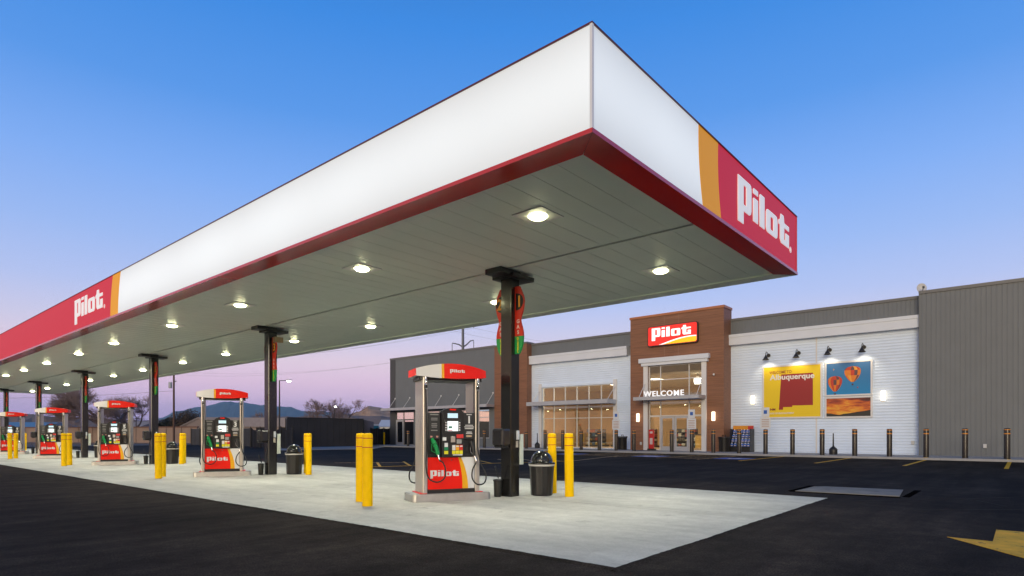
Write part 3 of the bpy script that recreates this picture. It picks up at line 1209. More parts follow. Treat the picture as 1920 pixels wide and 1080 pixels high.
    put(logo_mesh(0.28, 0.003), 'valance_lettering', M_WHI, Matrix(((1, 0, 0, -0.06), (0, 0.155, -0.988, -0.379), (0, 0.988, 0.155, 2.345), (0, 0, 0, 1))), D)
    # hoses, swivels and nozzles
    for sgn in (-1, 1):
        ry = Matrix.Rotation(0 if sgn < 0 else math.pi, 4, 'Z')
        for side in (-1, 1):
            xh = side * 0.495
            q = MB()
            q.v = []
            top = Vector((xh - side * 0.0, -0.315, 2.20))
            q.lathe(top.x, top.y, [(0.016, 2.02), (0.02, 2.04), (0.026, 2.05), (0.026, 2.11), (0.017, 2.12), (0.014, 2.26)], 10)
            q.v = [ry @ Vector(p) for p in q.v]
            sw = q.build('hose_swivel', M_CHR, D)
            q = MB()
            q.lathe(top.x, top.y, [(0.029, 2.055), (0.029, 2.105)], 10)
            q.v = [ry @ Vector(p) for p in q.v]
            q.build('swivel_grip', M_BLKM, sw)
            xn = -0.325 if side < 0 else 0.425
            zn = 0.84 if side < 0 else 0.80
            pts = []
            P0, P1 = Vector((xh, -0.318, 2.03)), Vector((xh - side * 0.01, -0.33, 1.0))
            for k in range(6):
                pts.append(P0.lerp(P1, k / 5))
            # loop near the ground, up to the nozzle
            xe = xn + 0.07 if side < 0 else xn + 0.03
            zl = 0.37 if side < 0 else 0.30
            pe = Vector((xe, -0.36, zn - 0.09))
            if side < 0:
                ctl = [P1, Vector((-0.50, -0.35, 0.62)), Vector((-0.45, -0.38, 0.42)), Vector((-0.30, -0.40, 0.355)), Vector((-0.17, -0.40, 0.43)), Vector((-0.15, -0.39, 0.58)), Vector((-0.19, -0.37, 0.70)), pe]
            else:
                ctl = [P1, Vector((0.53, -0.36, 0.70)), Vector((0.63, -0.38, 0.48)), Vector((0.60, -0.40, 0.32)), Vector((0.46, -0.40, 0.29)), Vector((0.36, -0.40, 0.40)), Vector((0.37, -0.38, 0.56)), pe]
            # catmull-rom
            full = [pts[-2]] + ctl + [ctl[-1] + Vector((0, 0.0, 0.1))]
            for a in range(1, len(full) - 2):
                p0, p1, p2, p3 = full[a - 1:a + 3]
                for k in range(1, 6):
                    t = k / 5
                    pts.append(0.5 * ((2 * p1) + (p2 - p0) * t + (2 * p0 - 5 * p1 + 4 * p2 - p3) * t * t + (3 * p1 - p0 - 3 * p2 + p3) * t ** 3))
            q = MB()
            q.tube([ry @ p for p in pts], 0.0135, 8)
            q.build('hose', M_RUB, D)
            m = M_GRN if side < 0 else M_BLKM
            q = MB()
            base = Vector((xn, -0.30, zn))
            if side < 0:
                q.tube([ry @ v for v in (Vector((xn + 0.05, -0.335, zn + 0.01)), Vector((xn + 0.02, -0.335, zn + 0.12)), Vector((xn - 0.015, -0.33, zn + 0.2)))], 0.034, 10, 0.044)
                q.tube([ry @ v for v in (Vector((xn - 0.015, -0.33, zn + 0.2)), Vector((xn - 0.035, -0.30, zn + 0.27)), Vector((xn - 0.04, -0.26, zn + 0.29)))], 0.046, 10, 0.03)
            else:
                q.tube([ry @ v for v in (Vector((xn + 0.0, -0.32, zn + 0.02)), Vector((xn - 0.02, -0.32, zn + 0.14)), Vector((xn - 0.05, -0.29, zn + 0.28)))], 0.028, 10, 0.034)
            nz = q.build('nozzle', m, D)
            q = MB()
            q.tube([ry @ v for v in (pe, Vector((xe - 0.01, -0.355, zn - 0.04)), Vector((xn + 0.05, -0.335, zn + 0.02)) if side < 0 else Vector((xn, -0.32, zn + 0.03)))], 0.017, 8)
            q.build('nozzle_coupling', M_CHR, nz)
            q = MB()
            gp = [Vector((xn - 0.07, -0.335, zn + 0.2)), Vector((xn - 0.07, -0.335, zn + 0.08)), Vector((xn + 0.02, -0.335, zn + 0.03))] if side < 0 else [Vector((xn - 0.08, -0.315, zn + 0.2)), Vector((xn - 0.07, -0.315, zn + 0.09)), Vector((xn - 0.01, -0.315, zn + 0.03))]
            q.tube([ry @ v for v in gp], 0.008, 6)
            q.build('trigger_guard', M_CHR if side > 0 else m, nz)
    return D


DISP = []
for i in range(6):
    D = make_dispenser(str(2 * i + 1)) if i == 0 else None
    if D is None:
        D = dup(DISP[0])
        # own number on the side field
        for ch in D.children:
            for g_ in ch.children:
                if g_.name.startswith('dispenser_number'):
                    me = text_mesh(str(2 * i + 1), 0.18, 0.006, 0.002, 'CENTER')
                    me.materials.clear()
                    me.materials.append(M_WHI)
                    g_.data = me
    D.location = isl(i, -1.29, -0.02)
    D.rotation_euler = (0, 0, IS_RZ)
    D['label'] = 'red and black fuel pump on the %s island from the white canopy corner' % ORD[i]
    DISP.append(D)


# ---- yellow bollards
def make_bollard(name, r, h, m, bands, bm_, label, grp):
    t = thing(name, (0, 0, 0), label, 'bollard', 0, grp)
    q = MB()
    q.lathe(0, 0, [(r, 0), (r, h - 0.05), (r * 0.97, h - 0.025), (r * 0.85, h - 0.006), (r * 0.5, h), (0.001, h + 0.002)], 24, False)
    q.build('sleeve', m, t)
    for z, w in bands:
        q = MB()
        q.lathe(0, 0, [(r + 0.0005, z), (r + 0.0025, z + 0.003), (r + 0.0025, z + w - 0.003), (r + 0.0005, z + w)], 24, False)
        q.build('reflective_band', bm_, t)
    return t


yb = None
for i in range(6):
    for end, xs in (('driveway', -2.85), ('store', 1.04)):
        for ly in (-0.52, 0.21):
            lab = 'yellow bollard, %s end of the %s island from the white canopy corner' % (end, ORD[i])
            grp = '%s end bollards of the %s island' % (end, ORD[i])
            if yb is None:
                yb = make_bollard('yellow_bollard', 0.088, 1.235, M_YEL, ((1.145, 0.014), (0.99, 0.014)), M_REDB, lab, grp)
                yb.location = isl(i, xs, ly)
            else:
                dup(yb, isl(i, xs, ly), label=lab, group=grp).rotation_euler = (R(random.uniform(-0.7, 0.7)), R(random.uniform(-0.7, 0.7)), random.uniform(0, 3))

# ---- trash cans with dome lids
tcn = thing('trash_can', (0, 0, 0), 'x', 'trash can', 0, 'trash cans on the fuel islands')
q = MB()
n = 48
prof = [(0.205, 0.0), (0.212, 0.03), (0.232, 0.45), (0.245, 0.60)]
vs_, fs = [], []
for r_, z in prof:
    for k in range(n):
        a = 2 * math.pi * k / n
        rr = r_ + (0.006 if k % 4 < 2 else 0)
        vs_.append((rr * math.cos(a), rr * math.sin(a), z))
for p in range(len(prof) - 1):
    for k in range(n):
        j = (k + 1) % n
        fs.append([p * n + k, p * n + j, (p + 1) * n + j, (p + 1) * n + k])
fs.append(list(range(n - 1, -1, -1)))
q.add(vs_, fs)
q.build('can', M_BLKM, tcn)
q = MB()
q.lathe(0, 0, [(0.256, 0.585), (0.262, 0.60), (0.262, 0.622), (0.245, 0.628)], 32, False)
q.build('bag_rim', mat('bag_white', (0.6, 0.6, 0.58), 0.5), tcn)
q = MB()
q.lathe(0, 0, [(0.268, 0.622), (0.272, 0.636), (0.272, 0.652), (0.225, 0.66)] + [(0.222 * math.cos(R(a)), 0.66 + 0.235 * math.sin(R(a))) for a in range(0, 90, 9)] + [(0.003, 0.895)], 32, False)
q.build('dome_lid', M_BLK, tcn)
# windshield washer bucket with squeegee
wb = thing('squeegee_bucket', (0, 0, 0), 'x', 'bucket', 0, 'squeegee buckets by the columns')
q = MB()
q.lathe(0, 0, [(0.068, 0), (0.072, 0.02), (0.085, 0.31)], 18, True)
q.build('bucket', mat('bucket_black', (0.02, 0.021, 0.018), 0.35), wb)
q = MB()
q.lathe(0, 0, [(0.088, 0.30), (0.092, 0.31), (0.092, 0.335), (0.07, 0.34)], 18, False)
q.build('rim', M_BLKM, wb)
q = MB()
q.tube([(0.02, 0, 0.355), (-0.06, 0, 0.56)], 0.011, 8)
q.tube([(-0.06, 0, 0.56), (-0.075, 0, 0.60)], 0.015, 8)
q.build('squeegee_handle', M_BLKM, wb)
# towel dispenser box on column
td = thing('towel_dispenser', (0, 0, 0), 'x', 'dispenser', 0, 'towel dispensers on the columns')
q = MB()
q.bbox(-0.15, 0.15, -0.24, -0.002, -0.17, 0.17, 0.045)
q.build('hood', mat('smoked_plastic', (0.024, 0.023, 0.027), 0.24), td)
q = MB()
q.bbox(-0.11, 0.11, -0.21, -0.03, -0.205, -0.168, 0.01)
q.build('towel_tray', M_BLKM, td)
# cabinet on the store side of the column
wc = thing('column_cabinet', (0, 0, 0), 'x', 'cabinet', 0, 'pale cabinets on the columns')
q = MB()
q.bbox(0.002, 0.10, -0.13, 0.13, -0.30, 0.30, 0.006)
q.build('box', mat('pale_cabinet', (0.60, 0.66, 0.60), 0.5), wc)
q = MB()
q.box(0.101, 0.106, -0.105, 0.105, -0.27, 0.27)
q.build('door', MATS['pale_cabinet'], wc)
# small sanitizer holder with sticker
hs = thing('column_notice', (0, 0, 0), 'x', 'notice', 0, 'small notices on the columns')
q = MB()
q.bbox(-0.03, 0.03, -0.05, -0.002, 0.0, 0.18, 0.012)
q.build('bottle', mat('bottle_white', (0.55, 0.6, 0.66), 0.4), hs)
q = MB()
q.box(-0.032, 0.032, -0.012, -0.002, -0.15, -0.02)
q.build('placard', mat('placard_tan', (0.42, 0.38, 0.32), 0.6), hs)
for i, (x, y) in enumerate(COLS):
    o_ = ORD[i]
    a = tcn if i == 0 else dup(tcn)
    a.location = isl(i, 0.66, -0.06)
    a.rotation_euler = (0, 0, IS_RZ)
    a['label'] = 'black round trash can with dome lid on the %s island from the white canopy corner' % o_
    a = wb if i == 0 else dup(wb)
    a.location = isl(i, -0.27, -0.02)
    a.rotation_euler = (0, 0, IS_RZ + 0.5)
    a['label'] = 'black squeegee bucket at the %s column from the white canopy corner' % o_
    a = td if i == 0 else dup(td)
    a.location = (x - CS / 2 - 0.001, y, 1.17)
    a.rotation_euler = (0, 0, R(-90))
    a['label'] = 'dark hooded towel dispenser on the %s column from the white canopy corner' % o_
    a = wc if i == 0 else dup(wc)
    a.location = (x + CS / 2 + 0.001, y - 0.02, 0.93)
    a['label'] = 'pale narrow cabinet behind the %s column from the white canopy corner' % o_
    a = hs if i == 0 else dup(hs)
    a.location = (x + 0.045, y - CS / 2 - 0.001, 1.12)
    a['label'] = 'small white bottle and placard on the %s column from the white canopy corner' % o_
# camera and speaker on second column
t = thing('security_camera', (COLS[1][0], COLS[1][1] - CS / 2, 4.02), 'tan box camera on the second column from the white canopy corner', 'camera')
q = MB()
q.box(-0.02, 0.02, -0.10, 0.0, -0.02, 0.02)
q.build('arm', M_BRNZ, t)
q = MB()
q.bbox(-0.06, 0.20, -0.24, -0.10, -0.08, 0.08, 0.01)
q.build('housing', mat('camera_tan', (0.24, 0.17, 0.09), 0.4), t)

# ================================================================== STORE
TW, TG, TT = 32.4, 31.9, 31.2
ST = thing('store_building', (33, 20, 0.1), 'travel store with grey, white corrugated and brown walls and lit windows', 'building')


def holed_wall(xf, xb, sbr, zbr, holes, off=lambda s, z: 0.0):
    mb = MB()
    ss = sorted(set([round(v, 4) for v in sbr] + [round(h[k], 4) for h in holes for k in (0, 1)]))
    zz = sorted(set([round(v, 4) for v in zbr] + [round(h[k], 4) for h in holes for k in (2, 3)]))
    ns, nz = len(ss), len(zz)
    v = [(xf + off(s, z), s, z) for z in zz for s in ss]
    f = []
    for j in range(nz - 1):
        for i in range(ns - 1):
            cs, cz = (ss[i] + ss[i + 1]) / 2, (zz[j] + zz[j + 1]) / 2
            if any(h[0] < cs < h[1] and h[2] < cz < h[3] for h in holes):
                continue
            f.append((j * ns + i, (j + 1) * ns + i, (j + 1) * ns + i + 1, j * ns + i + 1))
    mb.add(v, f)
    s0, s1, z0, z1 = ss[0], ss[-1], zz[0], zz[-1]
    for (a, b, c, d) in [(s0, s1, z0, z1)] + list(holes):
        x0 = xf + (0.0 if (a, b) == (s0, s1) else 0.0)
        mb.quad((x0, a, c), (x0, a, d), (xb, a, d), (xb, a, c))
        mb.quad((x0, b, c), (x0, b, d), (xb, b, d), (xb, b, c))
        mb.quad((x0, a, d), (x0, b, d), (xb, b, d), (xb, a, d))
        if c > 0.2:
            mb.quad((x0, a, c), (x0, b, c), (xb, b, c), (xb, a, c))
    # back skin
    sh = sorted(set([s0, s1] + [h[k] for h in holes for k in (0, 1)]))
    zh = sorted(set([z0, z1] + [h[k] for h in holes for k in (2, 3)]))
    for j in range(len(zh) - 1):
        for i in range(len(sh) - 1):
            cs, cz = (sh[i] + sh[i + 1]) / 2, (zh[j] + zh[j + 1]) / 2
            if any(h[0] < cs < h[1] and h[2] < cz < h[3] for h in holes):
                continue
            mb.quad((xb, sh[i], zh[j]), (xb, sh[i + 1], zh[j]), (xb, sh[i + 1], zh[j + 1]), (xb, sh[i], zh[j + 1]))
    return mb


def arange(a, b, d):
    n = max(1, int(round((b - a) / d)))
    return [a + (b - a) * i / n for i in range(n + 1)]


def corr(z, period=0.16, amp=0.008):
    return -amp * (1 + math.sin(2 * math.pi * z / period))


def ribs(s0, s1, period, w, amp):
    # break lists and offset function for vertical ribs
    br = []
    s = s0
    while s < s1:
        br += [s, min(s + w, s1), min(s + w + 0.012, s1), min(s + period - 0.012, s1)]
        s += period
    br.append(s1)

    def off(q, z):
        k = (q - s0) % period
        return 0.0 if (k <= w + 1e-4 or k > period - 1e-4) else -amp
    return sorted(set(round(b, 4) for b in br)), off


# right grey wing, ribbed
br, of = ribs(-25.0, 0.72, 0.2, 0.03, 0.010)
holed_wall(TG, TG + 0.3, br, [0.1, 8.42], [], of).build('grey_ribbed_wall', M_GRAY, ST, True)
q = MB()
q.box(TG - 0.06, TG + 0.4, -25.0, 0.74, 8.421, 8.58)
q.build('coping', M_GRAYC, ST, True)
q = MB()
q.box(TG - 0.024, TG + 12, 0.722, 0.735, 0.1, 8.42)
q.build('wing_return', M_GRAY, ST, True)
# right white corrugated wall
holed_wall(TW, TW + 0.25, [0.75, 11.0], arange(0.1, 6.75, 0.02), [], lambda s, z: corr(z)).build('white_corrugated_wall', M_WCOR, ST, True)
q = MB()
q.box(TW - 0.032, TW - 0.02, 5.66, 5.74, 0.1, 6.74)
q.build('wall_seam_strip', M_ALUW, ST, True)
q = MB()
q.box(TW - 0.35, TW + 0.2, 0.75, 11.15, 6.75, 7.22)
q.box(TW - 0.38, TW + 0.2, 0.75, 11.15, 7.222, 7.40)
q.build('white_ledge', M_WLED, ST, True)
br, of = ribs(0.75, 11.0, 0.2, 0.03, 0.010)
holed_wall(TW - 0.02, TW + 0.25, br, [7.4, 8.29], [], of).build('upper_grey_wall', M_GRAY, ST, True)
q = MB()
q.box(TW - 0.08, TW + 0.3, 0.75, 11.0, 8.291, 8.44)
q.build('coping', M_GRAYC, ST, True)


def plank_off(z, h=0.152):
    k = (z - 0.1) % h
    return 0.006 if k < 0.012 else 0.0


def plank_breaks(z0, z1, h=0.152):
    out_ = []
    z = 0.1
    while z < z1:
        for d in (0.0, 0.0121, ):
            out_.append(z + d)
        out_.append(z + h - 0.001)
        z += h
    return [v for v in out_ if z0 < v < z1] + [z0, z1]


# entrance tower in brown wood-look siding
TH = [(12.04, 15.75, 0.1, 5.74)]
holed_wall(TT, TT + 0.3, [10.65, 17.12, 13.9, 14.55], plank_breaks(0.1, 9.0), TH, lambda s, z: plank_off(z)).build('tower_wall', M_WOOD, ST, True)
for s_ in (13.62, 14.6):
    for za, zb_ in ((6.25, 7.0), (8.32, 8.99)):
        q = MB()
        q.box(TT - 0.004, TT - 0.001, s_ - 0.012, s_ + 0.012, za, zb_)
        q.build('siding_joint', mat('joint_brown', (0.3, 0.17, 0.11), 0.6), ST, True)
q = MB()
q.box(TT + 0.01, TT + 1.3, 10.652, 10.70, 0.1, 9.0)
q.build('tower_return', M_WOOD, ST, True)
q = MB()
q.box(TT + 0.01, TT + 1.3, 17.07, 17.118, 0.1, 9.0)
q.build('tower_return', M_WOOD, ST, True)
q = MB()
q.box(TT - 0.05, TT + 0.35, 10.6, 17.17, 9.001, 9.15)
q.box(TT + 0.35, TT + 1.3, 10.6, 10.75, 9.001, 9.15)
q.box(TT + 0.35, TT + 1.3, 17.02, 17.17, 9.001, 9.15)
q.build('tower_coping', M_WOODC, ST, True)

# left white corrugated bay with storefront window
WH = [(19.16, 25.68, 0.12, 4.84)]
holed_wall(TW, TW + 0.25, [17.12, 26.95], arange(0.1, 6.75, 0.02), WH, lambda s, z: corr(z)).build('white_corrugated_wall', M_WCOR, ST, True)
q = MB()
q.box(TW - 0.35, TW + 0.2, 17.9, 27.4, 6.75, 7.22)
q.box(TW - 0.38, TW + 0.2, 17.9, 27.42, 7.222, 7.40)
q.build('white_ledge', M_WLED, ST, True)
br = arange(17.12, 27.3, 1.13)
br2 = sorted(br + [b + 0.012 for b in br[1:-1]] + [b - 0.012 for b in br[1:-1]])
holed_wall(TW - 0.02, TW + 0.25, br2, [7.4, 8.29], [], lambda s, z: 0.012 if any(abs(s - b) < 0.005 for b in br[1:-1]) else 0).build('upper_grey_wall', M_GRAY, ST, True)
q = MB()
q.box(TW - 0.08, TW + 0.3, 17.12, 27.3, 8.291, 8.44)
q.build('coping', M_GRAYC, ST, True)
# brown pilaster
holed_wall(TG - 0.12, TG + 0.8, [26.75, 30.25], plank_breaks(0.1, 8.42), [], lambda s, z: plank_off(z)).build('brown_pilaster', M_WOOD, ST, True)
q = MB()
q.box(TG - 0.17, TG + 0.8, 26.7, 30.3, 8.421, 8.55)
q.build('coping', M_GRAYC, ST, True)
# left grey wing with door and windows
GH = [(40.75, 43.45, 0.1, 3.3), (30.95, 40.35, 0.80, 3.3)]
br = arange(30.26, 44.25, 1.16)
br2 = sorted(br + [b + 0.008 for b in br[1:-1]] + [b - 0.008 for b in br[1:-1]])
holed_wall(TG, TG + 0.25, br2, [0.1, 8.45], GH, lambda s, z: 0.008 if any(abs(s - b) < 0.004 for b in br[1:-1]) else 0).build('grey_panel_wall', M_GRAY, ST, True)
q = MB()
q.box(TG - 0.05, TG + 0.4, 30.3, 44.32, 8.451, 8.62)
q.build('coping', M_GRAYC, ST, True)
q = MB()
q.box(TG - 0.03, TG + 0.5, 43.5, 44.29, 0.1, 8.449)
q.build('corner_pier', mat('dark_grey_panel', (0.065, 0.065, 0.068), 0.5), ST, True)
q = MB()
q.box(TG + 0.5, 62, 44.0, 44.25, 0.1, 8.4)
q.box(61.8, 62, -25, 44.0, 0.1, 8.3)
q.build('rear_walls', M_GRAY, ST, True)
q = MB()
q.box(TW + 0.3, 61.8, -24.9, 44.0, 7.6, 7.8)
q.build('flat_roof', mat('roof_membrane', (0.4, 0.4, 0.38), 0.8), ST, True)
# interior shell
q = MB()
q.box(TW + 0.26, 44, 10.7, 43.9, 0.06, 0.103)
q.build('interior_floor', M_INF, ST, True)
q = MB()
q.box(TW + 0.26, 44, 10.7, 43.9, 5.3, 5.4)
q.build('interior_ceiling', M_INC, ST, True)
q = MB()
q.box(44, 44.2, 10.7, 43.9, 0.1, 5.3)
q.box(TW + 0.3, 44, 10.71, 10.9, 0.1, 5.3)
q.box(TW + 0.3, 44, 29.0, 29.2, 0.1, 5.3)
q.build('interior_wall', M_INW, ST, True)


# --- framed windows
def glazing(nm, xf, scol, zrow, fw=0.05, m=M_ALUW, skip=(), panes=True):
    """a window part with mullion and pane sub-parts; scol, zrow = break lines"""
    q = MB()
    s0, s1, z0, z1 = scol[0], scol[-1], zrow[0], zrow[-1]
    q.box(xf, xf + 0.1, s0, s1, z0, z0 + fw)
    q.box(xf, xf + 0.1, s0, s1, z1 - fw, z1)
    q.box(xf + 0.001, xf + 0.099, s0, s0 + fw, z0 + fw, z1 - fw)
    q.box(xf + 0.001, xf + 0.099, s1 - fw, s1, z0 + fw, z1 - fw)
    wnd = q.build(nm, m, ST, True)
    for s in scol[1:-1]:
        q = MB()
        q.box(xf + 0.005, xf + 0.095, s - fw / 2, s + fw / 2, z0 + fw, z1 - fw)
        q.build('mullion', m, wnd, True)
    for z in zrow[1:-1]:
        for a, b in zip(scol[:-1], scol[1:]):
            q = MB()
            q.box(xf + 0.008, xf + 0.092, a + fw / 2, b - fw / 2, z - fw / 2, z + fw / 2)
            q.build('transom', m, wnd, True)
    for j, (c, d) in enumerate(zip(zrow[:-1], zrow[1:])):
        for i, (a, b) in enumerate(zip(scol[:-1], scol[1:])):
            if (i, j) in skip:
                continue
            q = MB()
            q.quad((xf + 0.05, a + 0.01, c + 0.01), (xf + 0.05, b - 0.01, c + 0.01), (xf + 0.05, b - 0.01, d - 0.01), (xf + 0.05, a + 0.01, d - 0.01))
            q.build('pane', M_GLS, wnd, True)
    return wnd


c6 = [19.17 + (25.67 - 19.17) * k / 6 for k in range(7)]
glazing('lower_window', TW + 0.05, c6, [0.13, 2.39, 3.45])
glazing('upper_window', TW + 0.05, c6, [3.62, 4.83])
q = MB()
q.box(TW + 0.06, TW + 0.14, 19.17, 25.67, 3.451, 3.619)
q.build('spandrel', M_ALU, ST, True)
for a, b in ((25.69, 25.98), (18.86, 19.15)):
    q = MB()
    q.box(TW - 0.10, TW + 0.1, a, b, 0.1, 5.14)
    q.build('window_jamb', M_ALUW, ST, True)
q = MB()
q.box(TW - 0.06, TW + 0.1, 19.151, 25.689, 4.85, 5.05)
q.build('window_head', M_WCOR, ST, True)
# tower glazing
ct = [12.05, 12.92, 14.91, 15.74]
glazing('upper_window', TT + 0.05, ct, [3.62, 4.78, 5.73])
glazing('lower_window', TT + 0.05, ct, [2.38, 3.45])
q = MB()
q.box(TT + 0.06, TT + 0.14, 12.05, 15.74, 3.451, 3.619)
q.build('spandrel', M_ALU, ST, True)
glazing('sidelight', TT + 0.05, [14.92, 15.74], [0.12, 2.37])
glazing('sidelight', TT + 0.05, [12.05, 12.91], [0.12, 2.37])
# double doors
for a, b in ((12.94, 13.905), (13.935, 14.89)):
    q = MB()
    x0, x1 = TT + 0.04, TT + 0.10
    q.box(x0, x1, a, b, 0.11, 0.38)
    q.box(x0, x1, a, b, 2.22, 2.36)
    q.box(x0 + .001, x1 - .001, a, a + 0.13, 0.38, 2.22)
    q.box(x0 + .001, x1 - .001, b - 0.13, b, 0.38, 2.22)
    d = q.build('entrance_door', M_ALU, ST, True)
    q = MB()
    q.quad((TT + 0.07, a + 0.12, 0.37), (TT + 0.07, b - 0.12, 0.37), (TT + 0.07, b - 0.12, 2.23), (TT + 0.07, a + 0.12, 2.23))
    q.build('pane', M_GLS, d, True)
    q = MB()
    hx = a + 0.06 if a > 13.9 else b - 0.06
    q.tube([(TT + 0.04, hx, 0.85), (TT - 0.02, hx, 0.88), (TT - 0.02, hx, 1.3), (TT + 0.04, hx, 1.33)], 0.012, 6)
    q.build('handle', M_CHR, d, True)
for a, b in ((15.76, 16.08), (11.72, 12.03)):
    q = MB()
    q.box(TT - 0.12, TT + 0.1, a, b, 0.1, 5.74)
    q.build('entrance_jamb', M_ALUW, ST, True)
q = MB()
q.box(TT - 0.22, TT + 0.1, 11.6, 16.2, 5.742, 5.94)
q.box(TT - 0.30, TT + 0.1, 11.5, 16.35, 5.942, 6.23)
q.build('entrance_header', M_WLED, ST, True)
# left wing glazing
glazing('restaurant_window', TG + 0.05, [30.96 + (40.34 - 30.96) * k / 6 for k in range(7)], [0.81, 2.6, 3.29], 0.06, M_ALU)
glazing('door_transom', TG + 0.05, [40.76, 42.3, 43.44], [2.55, 3.29], 0.05, M_GRAYC)
glazing('sidelight', TG + 0.05, [40.76, 42.28], [0.12, 2.54], 0.06, M_GRAYC)
q = MB()
q.box(TG + 0.04, TG + 0.1, 42.3, 43.44, 0.11, 0.36)
q.box(TG + 0.04, TG + 0.1, 42.3, 43.44, 2.36, 2.54)
q.box(TG + 0.041, TG + 0.099, 42.3, 42.46, 0.36, 2.36)
q.box(TG + 0.041, TG + 0.099, 43.28, 43.44, 0.36, 2.36)
d = q.build('restaurant_door', M_ALU, ST, True)
q = MB()
q.quad((TG + 0.07, 42.44, 0.34), (TG + 0.07, 43.3, 0.34), (TG + 0.07, 43.3, 2.38), (TG + 0.07, 42.44, 2.38))
q.build('pane', M_GLS, d, True)
q = MB()
q.box(TG + 0.105, TG + 0.11, 41.0, 42.1, 1.2, 2.5)
q.build('teal_poster', print_mat('poster_teal', (0.02, 0.22, 0.30)), ST, True)


# --- awnings
def awning(x0, x1, s0, s1, z0, z1, rods, zr, m=M_ALU):
    q = MB()
    q.box(x0, x0 + 0.08, s0, s1, z0, z1)
    q.box(x0 + 0.08, x1, s0, s0 + 0.08, z0, z1)
    q.box(x0 + 0.08, x1, s1 - 0.08, s1, z0, z1)
    a = q.build('awning', m, ST, True)
    q = MB()
    q.box(x0 + 0.081, x1 - 0.001, s0 + 0.081, s1 - 0.081, z0 + 0.06, z1 - 0.03)
    q.build('awning_deck', mat('awning_deck', (0.42, 0.42, 0.42), 0.6), a, True)
    for s in rods:
        q = MB()
        q.tube([(x0 + 0.25, s, z1 - 0.01), (x1 + 0.02, s, zr)], 0.022, 8)
        r_ = q.build('tie_rod', M_ALUW, a, True)
        q = MB()
        q.bbox(x1 - 0.04, x1 + 0.001, s - 0.07, s + 0.07, zr - 0.07, zr + 0.07, 0.01)
        q.build('rod_plate', M_ALUW, r_, True)
    return a


awning(30.0, TT - 0.121, 11.74, 16.25, 3.40, 3.62, (12.0, 15.95), 4.6)
awning(31.03, TW - 0.121, 18.88, 26.2, 3.37, 3.66, (19.0, 25.85), 4.62)
awning(30.85, TG - 0.001, 30.3, 44.45, 3.42, 3.66, (30.5, 34.6, 36.9, 41.3, 43.5), 4.63)

# interior fittings: ceiling lights, pendants, shelves
M_WLIT = M_INL
for (x, y) in ((34.5, 21.0), (34.5, 24.0), (38.5, 22.5), (36.5, 13.5), (36.0, 17.5), (35, 33.5), (35, 38.5)):
    t = thing('ceiling_panel_light', (x, y, 5.3), 'lit ceiling panel inside the store windows', 'light', 0, 'ceiling panels inside the store')
    q = MB()
    q.box(-0.6, 0.6, -0.3, 0.3, -0.03, -0.002)
    q.build('diffuser', M_INL, t)
    l = bpy.data.lights.new('panel_lamp', 'AREA')
    l.shape = 'RECTANGLE'
    l.size, l.size_y = 1.2, 0.6
    l.energy = 250
    l.color = (1.0, 0.84, 0.60)
    lo = bpy.data.objects.new('lamp', l)
    COL.objects.link(lo)
    lo.parent = t
    lo.location = (0, 0, -0.05)
for k, (x, y, z) in enumerate(((33.6, 13.35, 4.75), (33.9, 12.3, 4.7))):
    t = thing('pendant_lamp', (x, y, z), 'glowing white pendant lamp behind the entrance tower window', 'lamp', 0, 'pendants inside the entrance')
    q = MB()
    q.lathe(0, 0, [(0.05, 0.3), (0.24, 0.26), (0.27, 0.05), (0.22, -0.18), (0.02, -0.2)], 18, False)
    q.build('shade', mat('pendant_glow', (1, 0.98, 0.9), 0.5, emit=3.0, ecol=(255, 250, 235)), t)
    q = MB()
    q.tube([(0, 0, 0.3), (0, 0, 5.3 - z)], 0.012, 6)
    q.build('cord', M_BLKM, t)
rng = random.Random(3)
M_SHELF = mat('shelf_dark', (0.05, 0.045, 0.04), 0.5)
GOODS = [mat('goods_%d' % k, c, 0.5) for k, c in enumerate(((0.22, 0.05, 0.03), (0.26, 0.17, 0.05), (0.05, 0.09, 0.14), (0.3, 0.27, 0.22), (0.06, 0.05, 0.04)))]
for k, (x, y) in enumerate(((38.6, 20.0), (38.9, 22.4), (38.6, 24.8), (40.6, 12.0), (39.5, 17.0))):
    t = thing('store_shelf', (x, y, 0.103), 'dark gondola shelf of mixed goods seen through the store windows', 'shelf', 0, 'shelves inside the store')
    q = MB()
    q.box(0, 0.9, -0.9, 0.9, 0, 0.15)
    q.box(0.42, 0.48, -0.9, 0.9, 0.15, 1.5)
    for z in (0.5, 0.85, 1.2):
        q.box(0.05, 0.42, -0.9, 0.9, z, z + 0.03)
    q.build('rack', M_SHELF, t)
    for z in (0.15, 0.53, 0.88, 1.23):
        for a in range(6):
            q = MB()
            h_ = rng.uniform(0.12, 0.28)
            q.box(0.08, 0.40, -0.87 + a * 0.29, -0.61 + a * 0.29, z, z + h_)
            q.build('goods', GOODS[rng.randrange(5)], t)
t = thing('service_counter', (39.5, 14.2, 0.103), 'yellow wood service counter seen through the entrance doors', 'counter')
q = MB()
q.box(0, 0.8, -1.9, 1.9, 0, 1.0)
q.build('front', mat('counter_wood', (0.42, 0.26, 0.07), 0.5, var=.2, scale=4), t)
q = MB()
q.box(-0.05, 0.85, -1.95, 1.95, 1.001, 1.06)
q.build('top', M_SHELF, t)
for k, y in enumerate((32.0, 34.4, 36.8, 39.0)):
    t = thing('booth_bench', (34.2, y, 0.103), 'tan booth bench behind the restaurant windows', 'bench', 0, 'booths inside the restaurant')
    q = MB()
    q.bbox(0, 1.2, -0.25, 0.25, 0, 0.45, 0.03)
    q.build('seat', mat('booth_tan', (0.33, 0.2, 0.1), 0.6), t)
    q = MB()
    q.bbox(0, 1.2, 0.26, 0.42, 0, 1.15, 0.03)
    q.build('backrest', MATS['booth_tan'], t)

